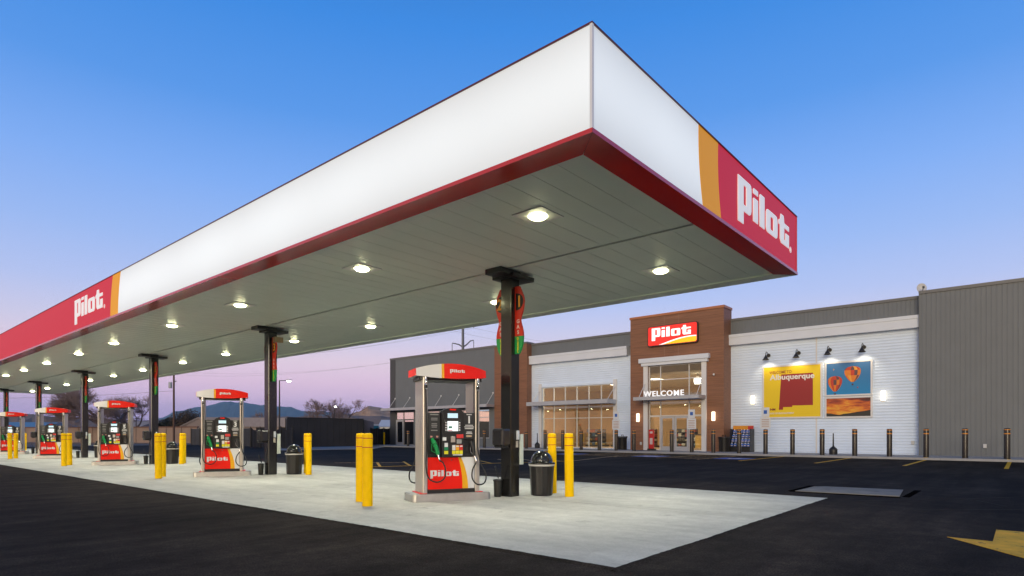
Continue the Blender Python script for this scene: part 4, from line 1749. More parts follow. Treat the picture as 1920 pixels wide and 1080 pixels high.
# ---- illuminated sign on the tower
t = thing('store_sign', (TT, 13.98, 7.05), 'red illuminated store sign with white lettering and yellow swoosh on brown tower', 'sign')
M0 = face_x(TT - 0.2, 15.67, 7.05)
wS, hS = 3.38, 1.23
put(poly_mesh([rrect(-0.05, wS + 0.05, -0.05, hS + 0.05, 0.14)], 0.2), 'cabinet', M_BRNZ, face_x(TT - 0.10, 15.67, 7.05), t)
put(poly_mesh([rrect(0, wS, 0, hS, 0.10)], 0.01), 'red_face', mat('sign_face_red', (0.7, 0.03, 0.02), 0.4, emit=0.55, ecol=(250, 45, 38)), face_x(TT - 0.207, 15.67, 7.05), t)
sw = [(0.95 + (wS - 0.95) * k / 14, 0.06 + 0.36 * math.sin(math.pi / 2 * (k / 14) * 1.15)) for k in range(15)]
sw[-1] = (wS - 0.03, sw[-1][1])
put(poly_mesh([[(0.75, 0.02)] + sw + [(wS - 0.02, 0.12), (wS - 0.1, 0.02)]], 0.004), 'white_swoosh', mat('sign_face_white', (0.8, 0.8, 0.8), 0.4, emit=0.9, ecol=(255, 252, 246)), face_x(TT - 0.215, 15.67, 7.05), t)
sw2 = [(1.2 + (wS - 1.2) * k / 14, 0.04 + 0.31 * math.sin(math.pi / 2 * (k / 14) * 1.15)) for k in range(15)]
sw2[-1] = (wS - 0.03, sw2[-1][1])
put(poly_mesh([[(1.1, 0.02)] + sw2 + [(wS - 0.02, 0.12), (wS - 0.1, 0.02)]], 0.004), 'yellow_swoosh', mat('sign_face_yellow', (0.8, 0.5, 0.02), 0.4, emit=0.6, ecol=(255, 200, 10)), face_x(TT - 0.220, 15.67, 7.05), t)
put(logo_mesh(2.72, 0.01, 1.12), 'brand_lettering', MATS['sign_face_white'], face_x(TT - 0.218, 15.40, 7.56), t)
# ---- WELCOME letters on the awning
t = thing('welcome_letters', (30.06, 14.5, 3.63), 'white WELCOME letters standing on the entrance awning', 'sign')
me = text_mesh('WELCOME', 0.48, 0.007, 0.06, 'LEFT', 1.16)
wx = max(v.co.x for v in me.vertices) - min(v.co.x for v in me.vertices)
sc_ = 2.78 / wx
for v in me.vertices:
    v.co.x *= sc_
put(me, 'lettering', mat('letter_white', (0.8, 0.8, 0.8), 0.4, emit=0.6, ecol=(255, 255, 255)), face_x(30.04, 15.48, 3.63), t)

# ---- sconces
for k, (x, y, z, lb) in enumerate(((TT, 16.53, 2.3, 'glowing wall sconce on the brown tower beside the red display'), (TT, 11.29, 2.3, 'glowing wall sconce on the brown tower beside the ribbed trash bin'),
                                   (TW - 0.03, 9.29, 3.3, 'glowing wall sconce between the brown tower and the yellow mural'), (TW - 0.03, 2.39, 3.27, 'glowing wall sconce between the balloon mural and grey ribbed wall'))):
    t = thing('wall_sconce', (x, y, z), lb, 'lamp', 0, 'wall sconces on the store')
    q = MB()
    q.box(-0.02, 0, -0.09, 0.09, -0.30, 0.30)
    q.build('backplate', M_ALU, t)
    q = MB()
    q.prism([(0.11 * math.cos(R(a)), 0.11 * math.sin(R(a))) for a in range(90, 271, 18)], lambda u, v, d: (u - 0.021, v, d), -0.27, 0.27)
    q.build('glowing_shade', M_SCN, t)
    l = bpy.data.lights.new('sconce_lamp', 'POINT')
    l.energy = 2.2
    l.shadow_soft_size = 0.1
    l.color = (1, 0.8, 0.55)
    lo = bpy.data.objects.new('lamp', l)
    COL.objects.link(lo)
    lo.parent = t
    lo.location = (-0.25, 0, 0)

# ---- gooseneck lamps
g0 = None
for y, z, lb in ((8.35, 5.95, 'black gooseneck lamp above the WELCOME TO print, on the tower side'), (6.65, 5.95, 'black gooseneck lamp above the yellow mural, on the balloon side'),
                 (5.0, 5.98, 'black gooseneck lamp above the balloon mural, next to the yellow mural'), (3.3, 5.98, 'black gooseneck lamp above the balloon mural, toward the grey wing')):
    if g0 is None:
        t = g0 = thing('gooseneck_lamp', (TW - 0.03, y, z), lb, 'lamp', 0, 'gooseneck lamps over the murals')
        q = MB()
        q.lathe(0, 0, [(0.11, 0), (0.11, 0.05)], 14)
        b = q.build('wall_boss', M_BRNZ, t)
        b.rotation_euler = (0, R(-90), 0)
        q = MB()
        q.tube([(-0.04, 0, 0), (-0.2, 0, 0.12), (-0.38, 0, 0.18), (-0.52, 0, 0.12), (-0.56, 0, 0.0), (-0.56, 0, -0.1)], 0.02, 8)
        q.build('arm', M_BRNZ, t)
        q = MB()
        q.lathe(-0.56, 0, [(0.03, -0.02), (0.05, -0.1), (0.10, -0.16), (0.13, -0.24), (0.20, -0.33), (0.19, -0.33), (0.12, -0.24), (0.03, -0.16)], 18, False)
        q.build('shade', M_BRNZ, t)
        q = MB()
        q.lathe(-0.56, 0, [(0.004, -0.30), (0.045, -0.27), (0.05, -0.23), (0.02, -0.18)], 10, False)
        q.build('bulb', mat('bulb_glow', (1, .9, .7), .5, emit=5, ecol=(255, 232, 190)), t)
        l = bpy.data.lights.new('mural_lamp', 'SPOT')
        l.energy = 26
        l.spot_size = R(115)
        l.spot_blend = 0.7
        l.shadow_soft_size = 0.05
        l.color = (1, 0.84, 0.6)
        lo = bpy.data.objects.new('lamp', l)
        COL.objects.link(lo)
        lo.parent = t
        lo.location = (-0.56, 0, -0.34)
        lo.rotation_euler = (0, R(-28), 0)
    else:
        dup(g0, (TW - 0.03, y, z), label=lb)


# ---- murals
def board(name, s0, s1, z0, z1, label, m, fr=0.09):
    t = thing(name, (TW - 0.03, (s0 + s1) / 2, z0), label, 'mural', 0, 'mural boards on the white wall')
    x = TW - 0.11
    q = MB()
    q.box(x, TW - 0.024, s0, s1, z0, z0 + fr)
    q.box(x, TW - 0.024, s0, s1, z1 - fr, z1)
    q.box(x + .001, TW - 0.025, s0, s0 + fr, z0 + fr, z1 - fr)
    q.box(x + .001, TW - 0.025, s1 - fr, s1, z0 + fr, z1 - fr)
    q.build('frame', M_ALUW, t, True)
    q = MB()
    q.box(x + 0.02, TW - 0.03, s0 + fr, s1 - fr, z0 + fr, z1 - fr)
    q.build('panel', m, t, True)
    w, h = s1 - s0 - 2 * fr, z1 - z0 - 2 * fr
    # unit square (u right, v up) on the panel
    def F(u, v, lay):
        return face_x(x + 0.02 - lay * 0.002, s1 - fr - u * w, z0 + fr + v * h)
    return t, F, w, h


def flat(t, F, w, h, pts, m, lay, nm):
    return put(poly_mesh([[(u * w, v * h) for u, v in pts]], 0.002), nm, m, F(0, 0, lay), t)


t, F, w, h = board('welcome_mural', 5.38, 8.70, 2.12, 5.30, 'yellow WELCOME TO Albuquerque mural with dark red state outline', print_mat('mural_yellow', (0.86, 0.60, 0.010)))
flat(t, F, w, h, [(0.275, 0.145), (0.35, 0.145), (0.352, 0.195), (0.515, 0.195), (0.515, 0.222), (0.872, 0.222), (0.872, 0.845), (0.318, 0.845)], print_mat('mural_red', (0.33, 0.022, 0.020)), 1, 'state_outline')


def line(t, F, w, h, txt, size, u, v, width, m, bold, lay=3):
    me = text_mesh(txt, size, bold, 0.002)
    xs = [p.co.x for p in me.vertices]
    k = width * w / (max(xs) - min(xs))
    for p in me.vertices:
        p.co.x *= k
    return put(me, 'lettering', m, F(u, v, lay), t)


MW = print_mat('mural_white', (0.78, 0.76, 0.70))
line(t, F, w, h, 'WELCOME TO', 0.22, 0.105, 0.868, 0.40, print_mat('mural_brown', (0.42, 0.13, 0.02)), 0.006)
line(t, F, w, h, 'Albuquerque', 0.44, 0.115, 0.745, 0.79, MW, 0.013)
line(t, F, w, h, 'NM', 0.17, 0.115, 0.135, 0.095, print_mat('mural_maroon', (0.25, 0.03, 0.02)), 0.008)
line(t, F, w, h, 'LAND OF ENCHANTMENT', 0.13, 0.095, 0.06, 0.45, MW, 0.004)


def grad_mat(name, lo_c, hi_c, z0, z1):
    m = bpy.data.materials.new(name)
    m.use_nodes = True
    nt = m.node_tree
    b = nt.nodes['Principled BSDF']
    b.inputs['Roughness'].default_value = 0.55
    g = nt.nodes.new('ShaderNodeNewGeometry')
    sp = nt.nodes.new('ShaderNodeSeparateXYZ')
    mr = nt.nodes.new('ShaderNodeMapRange')
    mr.inputs[1].default_value = z0
    mr.inputs[2].default_value = z1
    mx = nt.nodes.new('ShaderNodeMix')
    mx.data_type = 'RGBA'
    mx.inputs[6].default_value = (*lo_c, 1)
    mx.inputs[7].default_value = (*hi_c, 1)
    nt.links.new(g.outputs['Position'], sp.inputs[0])
    nt.links.new(sp.outputs[2], mr.inputs[0])
    nt.links.new(mr.outputs[0], mx.inputs[0])
    nt.links.new(mx.outputs[2], b.inputs['Base Color'])
    return m


t, F, w, h = board('balloon_mural', 2.88, 5.25, 3.33, 5.28, 'blue sky mural board with two orange hot air balloons', grad_mat('printed_blue_sky', (0.012, 0.24, 0.52), (0.045, 0.15, 0.34), 3.4, 5.2))


def balloon(t, F, w, h, cu, cv, ru, top, bot, cols, seed):
    rr = random.Random(seed)
    hw = w / h

    def half(v):      # width factor by height 0 (mouth) .. 1 (crown)
        return (math.sin(math.pi * min(1, v ** 0.9 * 0.62 + 0.06)) if v < 0.72 else math.sin(math.pi * (0.06 + 0.62 * 0.72 ** 0.9)) * math.sqrt(max(0, 1 - ((v - 0.72) / 0.28) ** 2)))
    n = 7
    for k in range(n):
        a0, a1 = -90 + 180 * k / n, -90 + 180 * (k + 1) / n
        f0, f1 = math.sin(R(a0)), math.sin(R(a1))
        for j in range(3):
            va, vb = (0.0, 0.42, 0.75)[j], (0.42, 0.75, 1.0)[j]
            m_ = cols[rr.randrange(len(cols))]
            vs_ = [va + (vb - va) * i / 5 for i in range(6)]
            L = [(cu + ru * half(v) * f0, bot + (top - bot) * v) for v in vs_]
            Rr = [(cu + ru * half(v) * f1, bot + (top - bot) * v) for v in reversed(vs_)]
            if half(1.0) == 0 and j == 2:
                L = L[:-1] + [(cu, top)]
                Rr = Rr[1:]
            flat(t, F, w, h, L + Rr, m_, 1.5, 'balloon_gore')
    flat(t, F, w, h, [(cu - 0.02, bot - 0.10), (cu + 0.02, bot - 0.10), (cu + 0.02, bot - 0.05), (cu - 0.02, bot - 0.05)], print_mat('basket_brown', (0.08, 0.03, 0.02)), 1.5, 'balloon_basket')


BC = [print_mat('balloon_orange', (0.72, 0.20, 0.02)), print_mat('balloon_gold', (0.78, 0.34, 0.04)), print_mat('balloon_dark', (0.12, 0.06, 0.06)), print_mat('balloon_red', (0.55, 0.05, 0.02))]
balloon(t, F, w, h, 0.20, 0.6, 0.165, 0.60, 0.10, [BC[3], BC[0], BC[3], BC[0], BC[2]], 4)
balloon(t, F, w, h, 0.60, 0.6, 0.185, 0.88, 0.38, [BC[1], BC[0], BC[0], BC[3], BC[2]], 12)
flat(t, F, w, h, [(0.155, 0.80), (0.165, 0.775), (0.18, 0.80), (0.178, 0.825), (0.16, 0.825)], BC[1], 1.5, 'far_balloon')
flat(t, F, w, h, [(0.705, 0.20), (0.715, 0.175), (0.73, 0.20), (0.728, 0.225), (0.71, 0.225)], BC[3], 1.5, 'far_balloon')

# sunset print: banded noise
m = bpy.data.materials.new('printed_sunset')
m.use_nodes = True
nt = m.node_tree
b = nt.nodes['Principled BSDF']
b.inputs['Roughness'].default_value = 0.55
g = nt.nodes.new('ShaderNodeNewGeometry')
mp = nt.nodes.new('ShaderNodeMapping')
mp.inputs['Scale'].default_value = (1, 1.1, 4.5)
mp.inputs['Rotation'].default_value = (R(10), 0, 0)
n_ = nt.nodes.new('ShaderNodeTexNoise')
n_.inputs['Scale'].default_value = 1.1
n_.inputs['Detail'].default_value = 5
n_.inputs['Distortion'].default_value = 0.4
sp = nt.nodes.new('ShaderNodeSeparateXYZ')
mr = nt.nodes.new('ShaderNodeMapRange')
mr.inputs[1].default_value, mr.inputs[2].default_value, mr.inputs[3].default_value, mr.inputs[4].default_value = 2.3, 3.2, 0.32, -0.06
ad = nt.nodes.new('ShaderNodeMath')
rp = nt.nodes.new('ShaderNodeValToRGB')
e = rp.color_ramp.elements
e[0].position, e[0].color = 0.36, (0.09, 0.025, 0.02, 1)
e[1].position, e[1].color = 0.82, (0.85, 0.45, 0.04, 1)
x = e.new(0.48)
x.color = (0.40, 0.06, 0.02, 1)
x = e.new(0.63)
x.color = (0.75, 0.19, 0.02, 1)
nt.links.new(g.outputs['Position'], mp.inputs[0])
nt.links.new(mp.outputs[0], n_.inputs['Vector'])
nt.links.new(g.outputs['Position'], sp.inputs[0])
nt.links.new(sp.outputs[2], mr.inputs[0])
nt.links.new(n_.outputs[0], ad.inputs[0])
nt.links.new(mr.outputs[0], ad.inputs[1])
nt.links.new(ad.outputs[0], rp.inputs[0])
nt.links.new(rp.outputs[0], b.inputs['Base Color'])
t, F, w, h = board('sunset_mural', 2.88, 5.25, 2.10, 3.30, 'orange sunset mural board over dark hills, under the balloon mural', m)
flat(t, F, w, h, [(0, 0), (1, 0), (1, 0.33), (0.85, 0.27), (0.7, 0.23), (0.55, 0.17), (0.4, 0.14), (0.3, 0.08), (0.2, 0.12), (0.1, 0.17), (0, 0.18)], print_mat('printed_hill', (0.035, 0.03, 0.022)), 1, 'printed_hill')

# ---- things on the sidewalk
zs = 0.104
sb = None
zones = [((-2.83, -1.35), 'grey ribbed wall', 'black bollard with orange bands in front of the grey ribbed wall'),
         ((0.12,), '', 'black bollard with orange bands where white wall meets grey ribbed wall'),
         ((1.6, 3.1), '', 'black bollard with orange bands in front of the balloon mural wall'),
         ((4.6, 6.05), '', 'black bollard with orange bands in front of the yellow mural'),
         ((7.45, 8.9), '', 'black bollard with orange bands beside the blue bottle rack'),
         ((10.4,), '', 'black bollard with orange bands in front of the ribbed trash bin by the tower'),
         ((11.72, 13.0), '', 'black bollard with orange bands in front of the entrance doors'),
         ((15.6,), '', 'black bollard with orange bands in front of the tower sconce beside red display'),
         ((16.9, 18.2, 19.65, 21.2, 22.75, 24.5), '', 'black bollard with orange bands in front of the tall storefront window'),
         ((28.75, 38.0), '', 'black bollard with orange bands in front of the grey restaurant wing')]
SIGNS = []
for ys, _, lb in zones:
    for y in ys:
        if sb is None:
            t = sb = make_bollard('store_bollard', 0.118, 1.36, M_BRNZ, ((1.28, 0.035), (1.10, 0.045)), M_ORG, lb, lb)
        else:
            t = dup(sb, label=lb, group=lb)
        t.location = (28.95, y, zs)
# accessible parking signs standing on bollards
pk = None
for y, lb in ((7.45, 'accessible parking sign on a bollard in front of the yellow mural'), (11.72, 'accessible parking sign on a bollard by the entrance doors'), (16.9, 'accessible parking sign on a bollard by the tall storefront window')):
    if pk is None:
        t = pk = thing('accessible_parking_sign', (28.95, y, zs + 1.36), lb, 'sign', 0, 'accessible parking signs')
        q = MB()
        q.box(-0.025, 0.025, -0.025, 0.025, 0.004, 1.15)
        q.build('post', M_ALU, t)
        q = MB()
        q.box(-0.032, -0.027, -0.21, 0.21, 0.68, 1.20)
        p = q.build('blue_plate', mat('sign_plate_white', (0.72, 0.74, 0.76), 0.4), t)
        q = MB()
        q.box(-0.035, -0.0325, -0.09, 0.09, 0.85, 1.05)
        q.build('blue_symbol', print_mat('sign_symbol_blue', (0.03, 0.12, 0.45)), p)
        q = MB()
        q.box(-0.032, -0.027, -0.28, 0.28, 0.03, 0.66)
        p = q.build('notice_plate', MATS['sign_plate_white'], t)
        for k in range(5):
            q = MB()
            q.box(-0.034, -0.0325, -0.2, 0.2, 0.12 + k * 0.1, 0.16 + k * 0.1)
            q.build('print_line', print_mat('notice_print', (0.5, 0.34, 0.26)), p)
    else:
        dup(pk, (28.95, y, zs + 1.36), label=lb)
# ribbed bins
rb = None
for x, y, lb in ((30.85, 17.55, 'black ribbed steel trash bin between the tall window and tower'), (31.0, 10.55, 'black ribbed steel trash bin beside the bottle rack at the tower corner')):
    if rb is None:
        t = rb = thing('ribbed_trash_bin', (x, y, zs), lb, 'trash can', 0, 'ribbed bins by the entrance')
        q = MB()
        q.cyl(0, 0, 0.05, 0.86, 0.27, 20)
        q.build('liner', M_BLKM, t)
        for k in range(28):
            a = 2 * math.pi * k / 28
            q = MB()
            q.tube([(0.29 * math.cos(a), 0.29 * math.sin(a), 0.03), (0.30 * math.cos(a), 0.30 * math.sin(a), 0.75), (0.34 * math.cos(a), 0.34 * math.sin(a), 0.9)], 0.014, 4)
            q.build('slat', M_BRNZ, t)
        q = MB()
        q.lathe(0, 0, [(0.36, 0.88), (0.36, 0.92), (0.3, 0.93), (0.18, 0.90)], 22, False)
        q.lathe(0, 0, [(0.31, 0.0), (0.31, 0.04), (0.25, 0.05)], 22, True)
        q.build('rim', M_BRNZ, t)
        q = MB()
        q.tube([(-0.16, -0.16, 0.92), (-0.16, -0.16, 1.02), (0.16, 0.16, 1.02), (0.16, 0.16, 0.92)], 0.02, 6)
        q.build('handle', M_BRNZ, t)
    else:
        dup(rb, (x, y, zs), label=lb)
# smoker poles
sp0 = None
for x, y, lb in ((30.2, 4.35, 'black smoker receptacle with thin neck under the balloon mural'), (30.9, 25.0, 'black smoker receptacle with thin neck beside the tall storefront window')):
    if sp0 is None:
        t = sp0 = thing('smoker_receptacle', (x, y, zs), lb, 'ashtray', 0, 'smoker receptacles')
        q = MB()
        q.lathe(0, 0, [(0.20, 0), (0.20, 0.12), (0.21, 0.26), (0.17, 0.33), (0.07, 0.42), (0.04, 0.48)], 20, True)
        q.build('base', M_BLKM, t)
        q = MB()
        q.lathe(0, 0, [(0.04, 0.48), (0.032, 0.9), (0.028, 1.1), (0.03, 1.14)], 12, True)
        q.build('neck', M_BLKM, t)
    else:
        dup(sp0, (x, y, zs), label=lb)
# bottle rack
t = thing('bottle_rack', (31.9, 9.75, zs), 'black rack of blue washer fluid bottles with orange header', 'rack')
q = MB()
q.box(-0.55, 0.25, -0.62, 0.62, 0, 0.32)
q.build('base_bin', M_BLKM, t)
for sx in (-0.62, 0.59):
    q = MB()
    q.box(-0.45, 0.25, sx, sx + 0.03, 0.32, 1.40)
    q.build('side_panel', M_BLKM, t)
q = MB()
q.box(0.10, 0.14, -0.62, 0.62, 1.36, 1.60)
q.build('orange_header', print_mat('header_orange', (0.75, 0.30, 0.02)), t)
q = MB()
q.box(0.08, 0.098, -0.62, -0.30, 1.38, 1.58)
q.build('red_header', print_mat('header_red', (0.6, 0.04, 0.03)), t)
MBT = mat('fluid_blue', (0.03, 0.13, 0.55), 0.25)
MCP = mat('cap_white', (0.75, 0.75, 0.78), 0.4)
bt = None
for r_ in range(4):
    for k in range(6):
        x_, y_, z_ = -0.42 + r_ * 0.15, -0.5 + k * 0.2, 0.33 + r_ * 0.27
        if bt is None:
            q = MB()
            q.bbox(-0.06, 0.06, -0.075, 0.075, 0, 0.17, 0.02)
            bt = thing('fluid_bottle', (31.9 + x_, 9.75 + y_, zs + z_), 'blue washer fluid bottle with white cap on the black rack', 'bottle', 0, 'fluid bottles on the rack')
            q.build('body', MBT, bt)
            q = MB()
            q.lathe(0, 0, [(0.045, 0.17), (0.025, 0.21), (0.025, 0.24)], 8, True)
            q.build('cap', MCP, bt)
            q = MB()
            q.box(-0.063, -0.0605, -0.05, 0.05, 0.03, 0.09)
            q.build('paper_label', print_mat('bottle_label', (0.6, 0.5, 0.5)), bt)
        else:
            dup(bt, (31.9 + x_, 9.75 + y_, zs + z_))
    q = MB()
    q.box(-0.5 + r_ * 0.15, -0.33 + r_ * 0.15, -0.585, 0.585, 0.29 + r_ * 0.27 if r_ else 0.321, 0.325 + r_ * 0.27 if r_ else 0.326)
    q.build('shelf', M_BLKM, t)
# red display by door + floor mat
t = thing('red_display_stand', (TT - 0.35, 15.35, zs), 'red upright display panel beside the entrance doors', 'display')
q = MB()
q.bbox(-0.05, 0.05, -0.19, 0.19, 0.12, 1.38, 0.02)
b = q.build('panel', mat('display_red', (0.55, 0.02, 0.02), 0.4), t)
for z, hh in ((1.12, 0.14), (0.40, 0.42)):
    q = MB()
    q.box(-0.056, -0.0505, -0.10, 0.10, z, z + hh)
    q.build('print_block', print_mat('display_print', (0.65, 0.5, 0.48)), b)
q = MB()
q.box(-0.15, 0.15, -0.24, 0.24, 0, 0.12)
q.build('foot', M_BLKM, t)
t = tag(sheet('door_mat', rrect(30.0, 30.6, 14.7, 16.1), 0.125, M_RUB, 0.02), 'black rubber mat on the sidewalk by the red display', 'mat')
# small wall fixtures
for x, y, z, lb in ((TW - 0.03, 1.05, 0.75, 'small round wall fixture low on the white wall by the grey wing'), (TG - 0.026, -1.95, 0.62, 'small white outlet box on the grey ribbed wall'),
                    (TT - 0.003, 16.3, 0.55, 'small white outlet box on the brown tower')):
    t = thing('outlet_box', (x, y, z), lb, 'outlet box')
    q = MB()
    q.bbox(-0.06, 0, -0.07, 0.07, -0.1, 0.1, 0.01)
    q.build('box', mat('outlet_white', (0.6, 0.6, 0.58), 0.5), t)
    q = MB()
    q.box(-0.068, -0.0605, -0.05, 0.05, -0.07, 0.07)
    q.build('cover', MATS['outlet_white'], t)
t = thing('dome_camera', (TT - 0.002, 11.25, 4.9), 'white bullet camera on the brown tower', 'camera')
q = MB()
q.cyl(-0.05, 0, -0.06, 0.06, 0.05, 12)
q.build('mount', M_ALUW, t)
q = MB()
q.tube([(-0.08, 0, 0), (-0.34, -0.1, -0.03)], 0.055, 10)
q.build('barrel', M_ALUW, t)
# satellite dish on the roof
t = thing('satellite_dish', (33.0, 0.75, 7.8), 'white satellite dish on the roof beside the grey wing', 'dish')
q = MB()
q.tube([(0, 0, 0), (0, 0, 0.95)], 0.03, 8)
q.build('mast', M_ALU, t)
q = MB()
vs_, fs = [(-0.02, 0, 0)], []
NR, NA = 5, 24
for r_ in range(1, NR + 1):
    rr = r_ / NR
    for k in range(NA):
        a = 2 * math.pi * k / NA
        vs_.append((-0.02 - 0.10 * rr * rr, 0.23 * rr * math.cos(a), 0.28 * rr * math.sin(a)))
fs = [(0, 1 + k, 1 + (k + 1) % NA) for k in range(NA)]
for r_ in range(NR - 1):
    for k in range(NA):
        j = (k + 1) % NA
        fs.append((1 + r_ * NA + k, 1 + (r_ + 1) * NA + k, 1 + (r_ + 1) * NA + j, 1 + r_ * NA + j))
q.add(vs_, fs, True)
d = q.build('reflector', mat('dish_white', (0.62, 0.62, 0.62), 0.4), t)
d.location = (-0.06, 0, 1.08)
d.rotation_euler = (0, R(12), R(20))
q = MB()
q.tube([(-0.1, 0, 0.78), (-0.45, -0.12, 0.95), (-0.5, -0.15, 1.08)], 0.018, 6)
q.bbox(-0.55, -0.45, -0.2, -0.1, 1.03, 1.13, 0.01)
q.build('feed_arm', M_DARK, t)
# yellow bollard at the building corner
dup(yb, (31.5, 44.75, zs), label='yellow bollard with red bands at the far corner of the store', group='store corner bollard')

# ================================================================== BEYOND THE LOT
def at(u, Y, z=0.0):
    """ground position under photo column u at camera depth Y"""
    X = (u - 960) / 1122.07 * Y
    c, s = math.cos(YAW), math.sin(YAW)
    return Vector((CAM[0] + X * c + Y * s, CAM[1] - X * s + Y * c, z))


def box_wall(p, q_, th, z0, z1, mb):
    d = (q_ - p)
    d.z = 0
    d.normalize()
    n = Vector((-d.y, d.x, 0)) * th / 2
    a, b, c, e = p - n, q_ - n, q_ + n, p + n
    mb.prism([(v.x, v.y) for v in (a, b, c, e)], lambda u, v, t: (u, v, t), z0, z1)


# dumpster enclosure in black panels
M_BPAN = mat('black_panel', (0.034, 0.031, 0.029), 0.6, var=0.15, scale=0.8)
t = thing('dumpster_enclosure', at(610, 50), 'tall black panel enclosure beyond the parking lot', 'enclosure')
A, B = at(538, 47), at(681, 52)
n = 12
for k in range(n):
    q = MB()
    a, b = A.lerp(B, k / n), A.lerp(B, (k + 1) / n - 0.0025)
    box_wall(a, b, 0.08, 0.12, 2.42, q)
    q.build('panel', M_BPAN, t, True)
C_ = at(700, 62)
q = MB()
box_wall(B + Vector((0.1, 0.1, 0)), C_, 0.08, 0.12, 2.42, q)
C2 = at(538, 60)
box_wall(A + Vector((-0.05, 0.1, 0)), C2, 0.08, 0.12, 2.42, q)
q.build('side_wall', M_BPAN, t, True)
q = MB()
box_wall(A + Vector((0, 0, 0)), B, 0.14, 2.421, 2.50, q)
q.build('cap_rail', M_BLKM, t, True)
ap = [at(520, 43), at(700, 47), at(735, 60), at(700, 62), at(520, 52)]
struct(sheet('enclosure_apron', [(v.x, v.y) for v in ap], 0.03, M_CONC2, 0.05))
# black mesh fences
M_MESH = mat('black_windscreen', (0.010, 0.010, 0.012), 0.75, var=0.3, scale=1.5)


def mesh_fence(u0, Y0, u1, Y1, h, lb, nseg=5, m=M_MESH, sag=0.06):
    t = thing('windscreen_fence', at((u0 + u1) / 2, (Y0 + Y1) / 2), lb, 'fence')
    a, b = at(u0, Y0), at(u1, Y1)
    for k in range(nseg + 1):
        p = a.lerp(b, k / nseg)
        q = MB()
        q.cyl(p.x, p.y, 0, h + 0.06, 0.035, 8)
        q.build('post', M_BLKM, t, True)
    d = (b - a).normalized()
    nrm = Vector((-d.y, d.x, 0))
    for k in range(nseg):
        p, r_ = a.lerp(b, k / nseg), a.lerp(b, (k + 1) / nseg)
        q = MB()
        vs_, fs = [], []
        for i in range(9):
            w_ = p.lerp(r_, i / 8)
            sg = sag * 4 * (i / 8) * (1 - i / 8)
            off = nrm * (0.04 + 0.05 * math.sin(i * 1.9 + k))
            vs_ += [w_ + off + Vector((0, 0, 0.05)), w_ + off * 0.6 + Vector((0, 0, h - sg))]
        for i in range(8):
            fs.append((2 * i, 2 * i + 2, 2 * i + 3, 2 * i + 1))
        q.add(vs_, fs, True)
        q.build('screen_panel', m, t, True)
    return t


mesh_fence(683, 57.5, 731, 60.5, 1.75, 'low black screened fence between the enclosure and the store corner', 4)
mesh_fence(470, 52, 548, 46, 1.75, 'sagging black screened fence beside the tall black enclosure', 4, sag=0.25)
mesh_fence(358, 62, 470, 54, 1.72, 'dark grey screened fence in front of the tan house', 6, mat('grey_windscreen', (0.06, 0.06, 0.066), 0.8, var=0.2, scale=1), 0.05)

# tan block wall along the street
M_BLOCK = mat('tan_block', (0.27, 0.19, 0.155), 0.9, var=0.12, scale=0.8)
t = thing('block_wall', at(200, 75), 'long tan block wall with brown cap along the street', 'wall')
A, B = at(-90, 86), at(372, 74)
n = 18
for k in range(n):
    a, b = A.lerp(B, k / n), A.lerp(B, (k + 1) / n - 0.002)
    q = MB()
    box_wall(a, b, 0.2, 0, 1.95, q)
    q.build('wall_bay', M_BLOCK, t, True)
q = MB()
box_wall(A, B, 0.3, 1.951, 2.08, q)
q.build('cap', mat('brown_cap', (0.14, 0.065, 0.045), 0.8), t, True)

# tan neighbour house with low gable
M_STUC = mat('tan_stucco', (0.36, 0.28, 0.24), 0.9, var=0.06, scale=0.5)
M_SHIN = mat('tan_shingle', (0.34, 0.28, 0.25), 0.9, var=0.1, scale=2)
t = thing('tan_house', at(450, 98), 'low tan stucco house with long gable roof behind the fences', 'house')
a, b = at(350, 98), at(404, 98)
dirv = (at(650, 104) - at(404, 98)).normalized()
wv = (b - a)
L = 24.0
q = MB()
P = [a, b, b + dirv * L, a + dirv * L]
zh, zp = 2.55, 3.65
vs_ = [Vector((p.x, p.y, 0)) for p in P] + [Vector((p.x, p.y, zh)) for p in P]
m0, m1 = (a + b) / 2, (P[2] + P[3]) / 2
vs_ += [Vector((m0.x, m0.y, zp)), Vector((m1.x, m1.y, zp))]
q.add(vs_, [(0, 1, 5, 8, 4), (1, 2, 6, 5), (2, 3, 7, 9, 6), (3, 0, 4, 7)])
q.build('wall', M_STUC, t, True)
q = MB()
ov = wv.normalized() * 0.6
for s0_, p0, p3 in ((-1, a, P[3]), (1, b, P[2])):
    e0 = Vector((p0.x, p0.y, zh - 0.3)) + ov * s0_ - dirv * 0.5
    e1 = Vector((p3.x, p3.y, zh - 0.3)) + ov * s0_ + dirv * 0.5
    r0 = Vector((m0.x, m0.y, zp + 0.06)) - dirv * 0.5
    r1 = Vector((m1.x, m1.y, zp + 0.06)) + dirv * 0.5
    q.add([e0, e1, r1, r0, e0 + Vector((0, 0, .15)), e1 + Vector((0, 0, .15)), r1 + Vector((0, 0, .15)), r0 + Vector((0, 0, .15))], [(0, 1, 2, 3), (4, 5, 6, 7), (0, 1, 5, 4), (3, 0, 4, 7), (1, 2, 6, 5), (2, 3, 7, 6)])
q.build('roof', M_SHIN, t, True)
for f_ in (0.35, 0.72):
    p = a.lerp(b, f_)
    n_ = -dirv * 0.05
    q = MB()
    box_wall(p - wv.normalized() * 0.5 + n_, p + wv.normalized() * 0.5 + n_, 0.06, 1.15, 2.1, q)
    w_ = q.build('window', mat('dark_glass', (0.02, 0.022, 0.025), 0.15), t, True)
for k in range(6):
    p = b + dirv * (2.5 + k * 3.6) + wv.normalized() * 0.05
    q = MB()
    box_wall(p, p + dirv * 1.3, 0.06, 1.1, 2.2, q)
    q.build('window', MATS['dark_glass'], t, True)
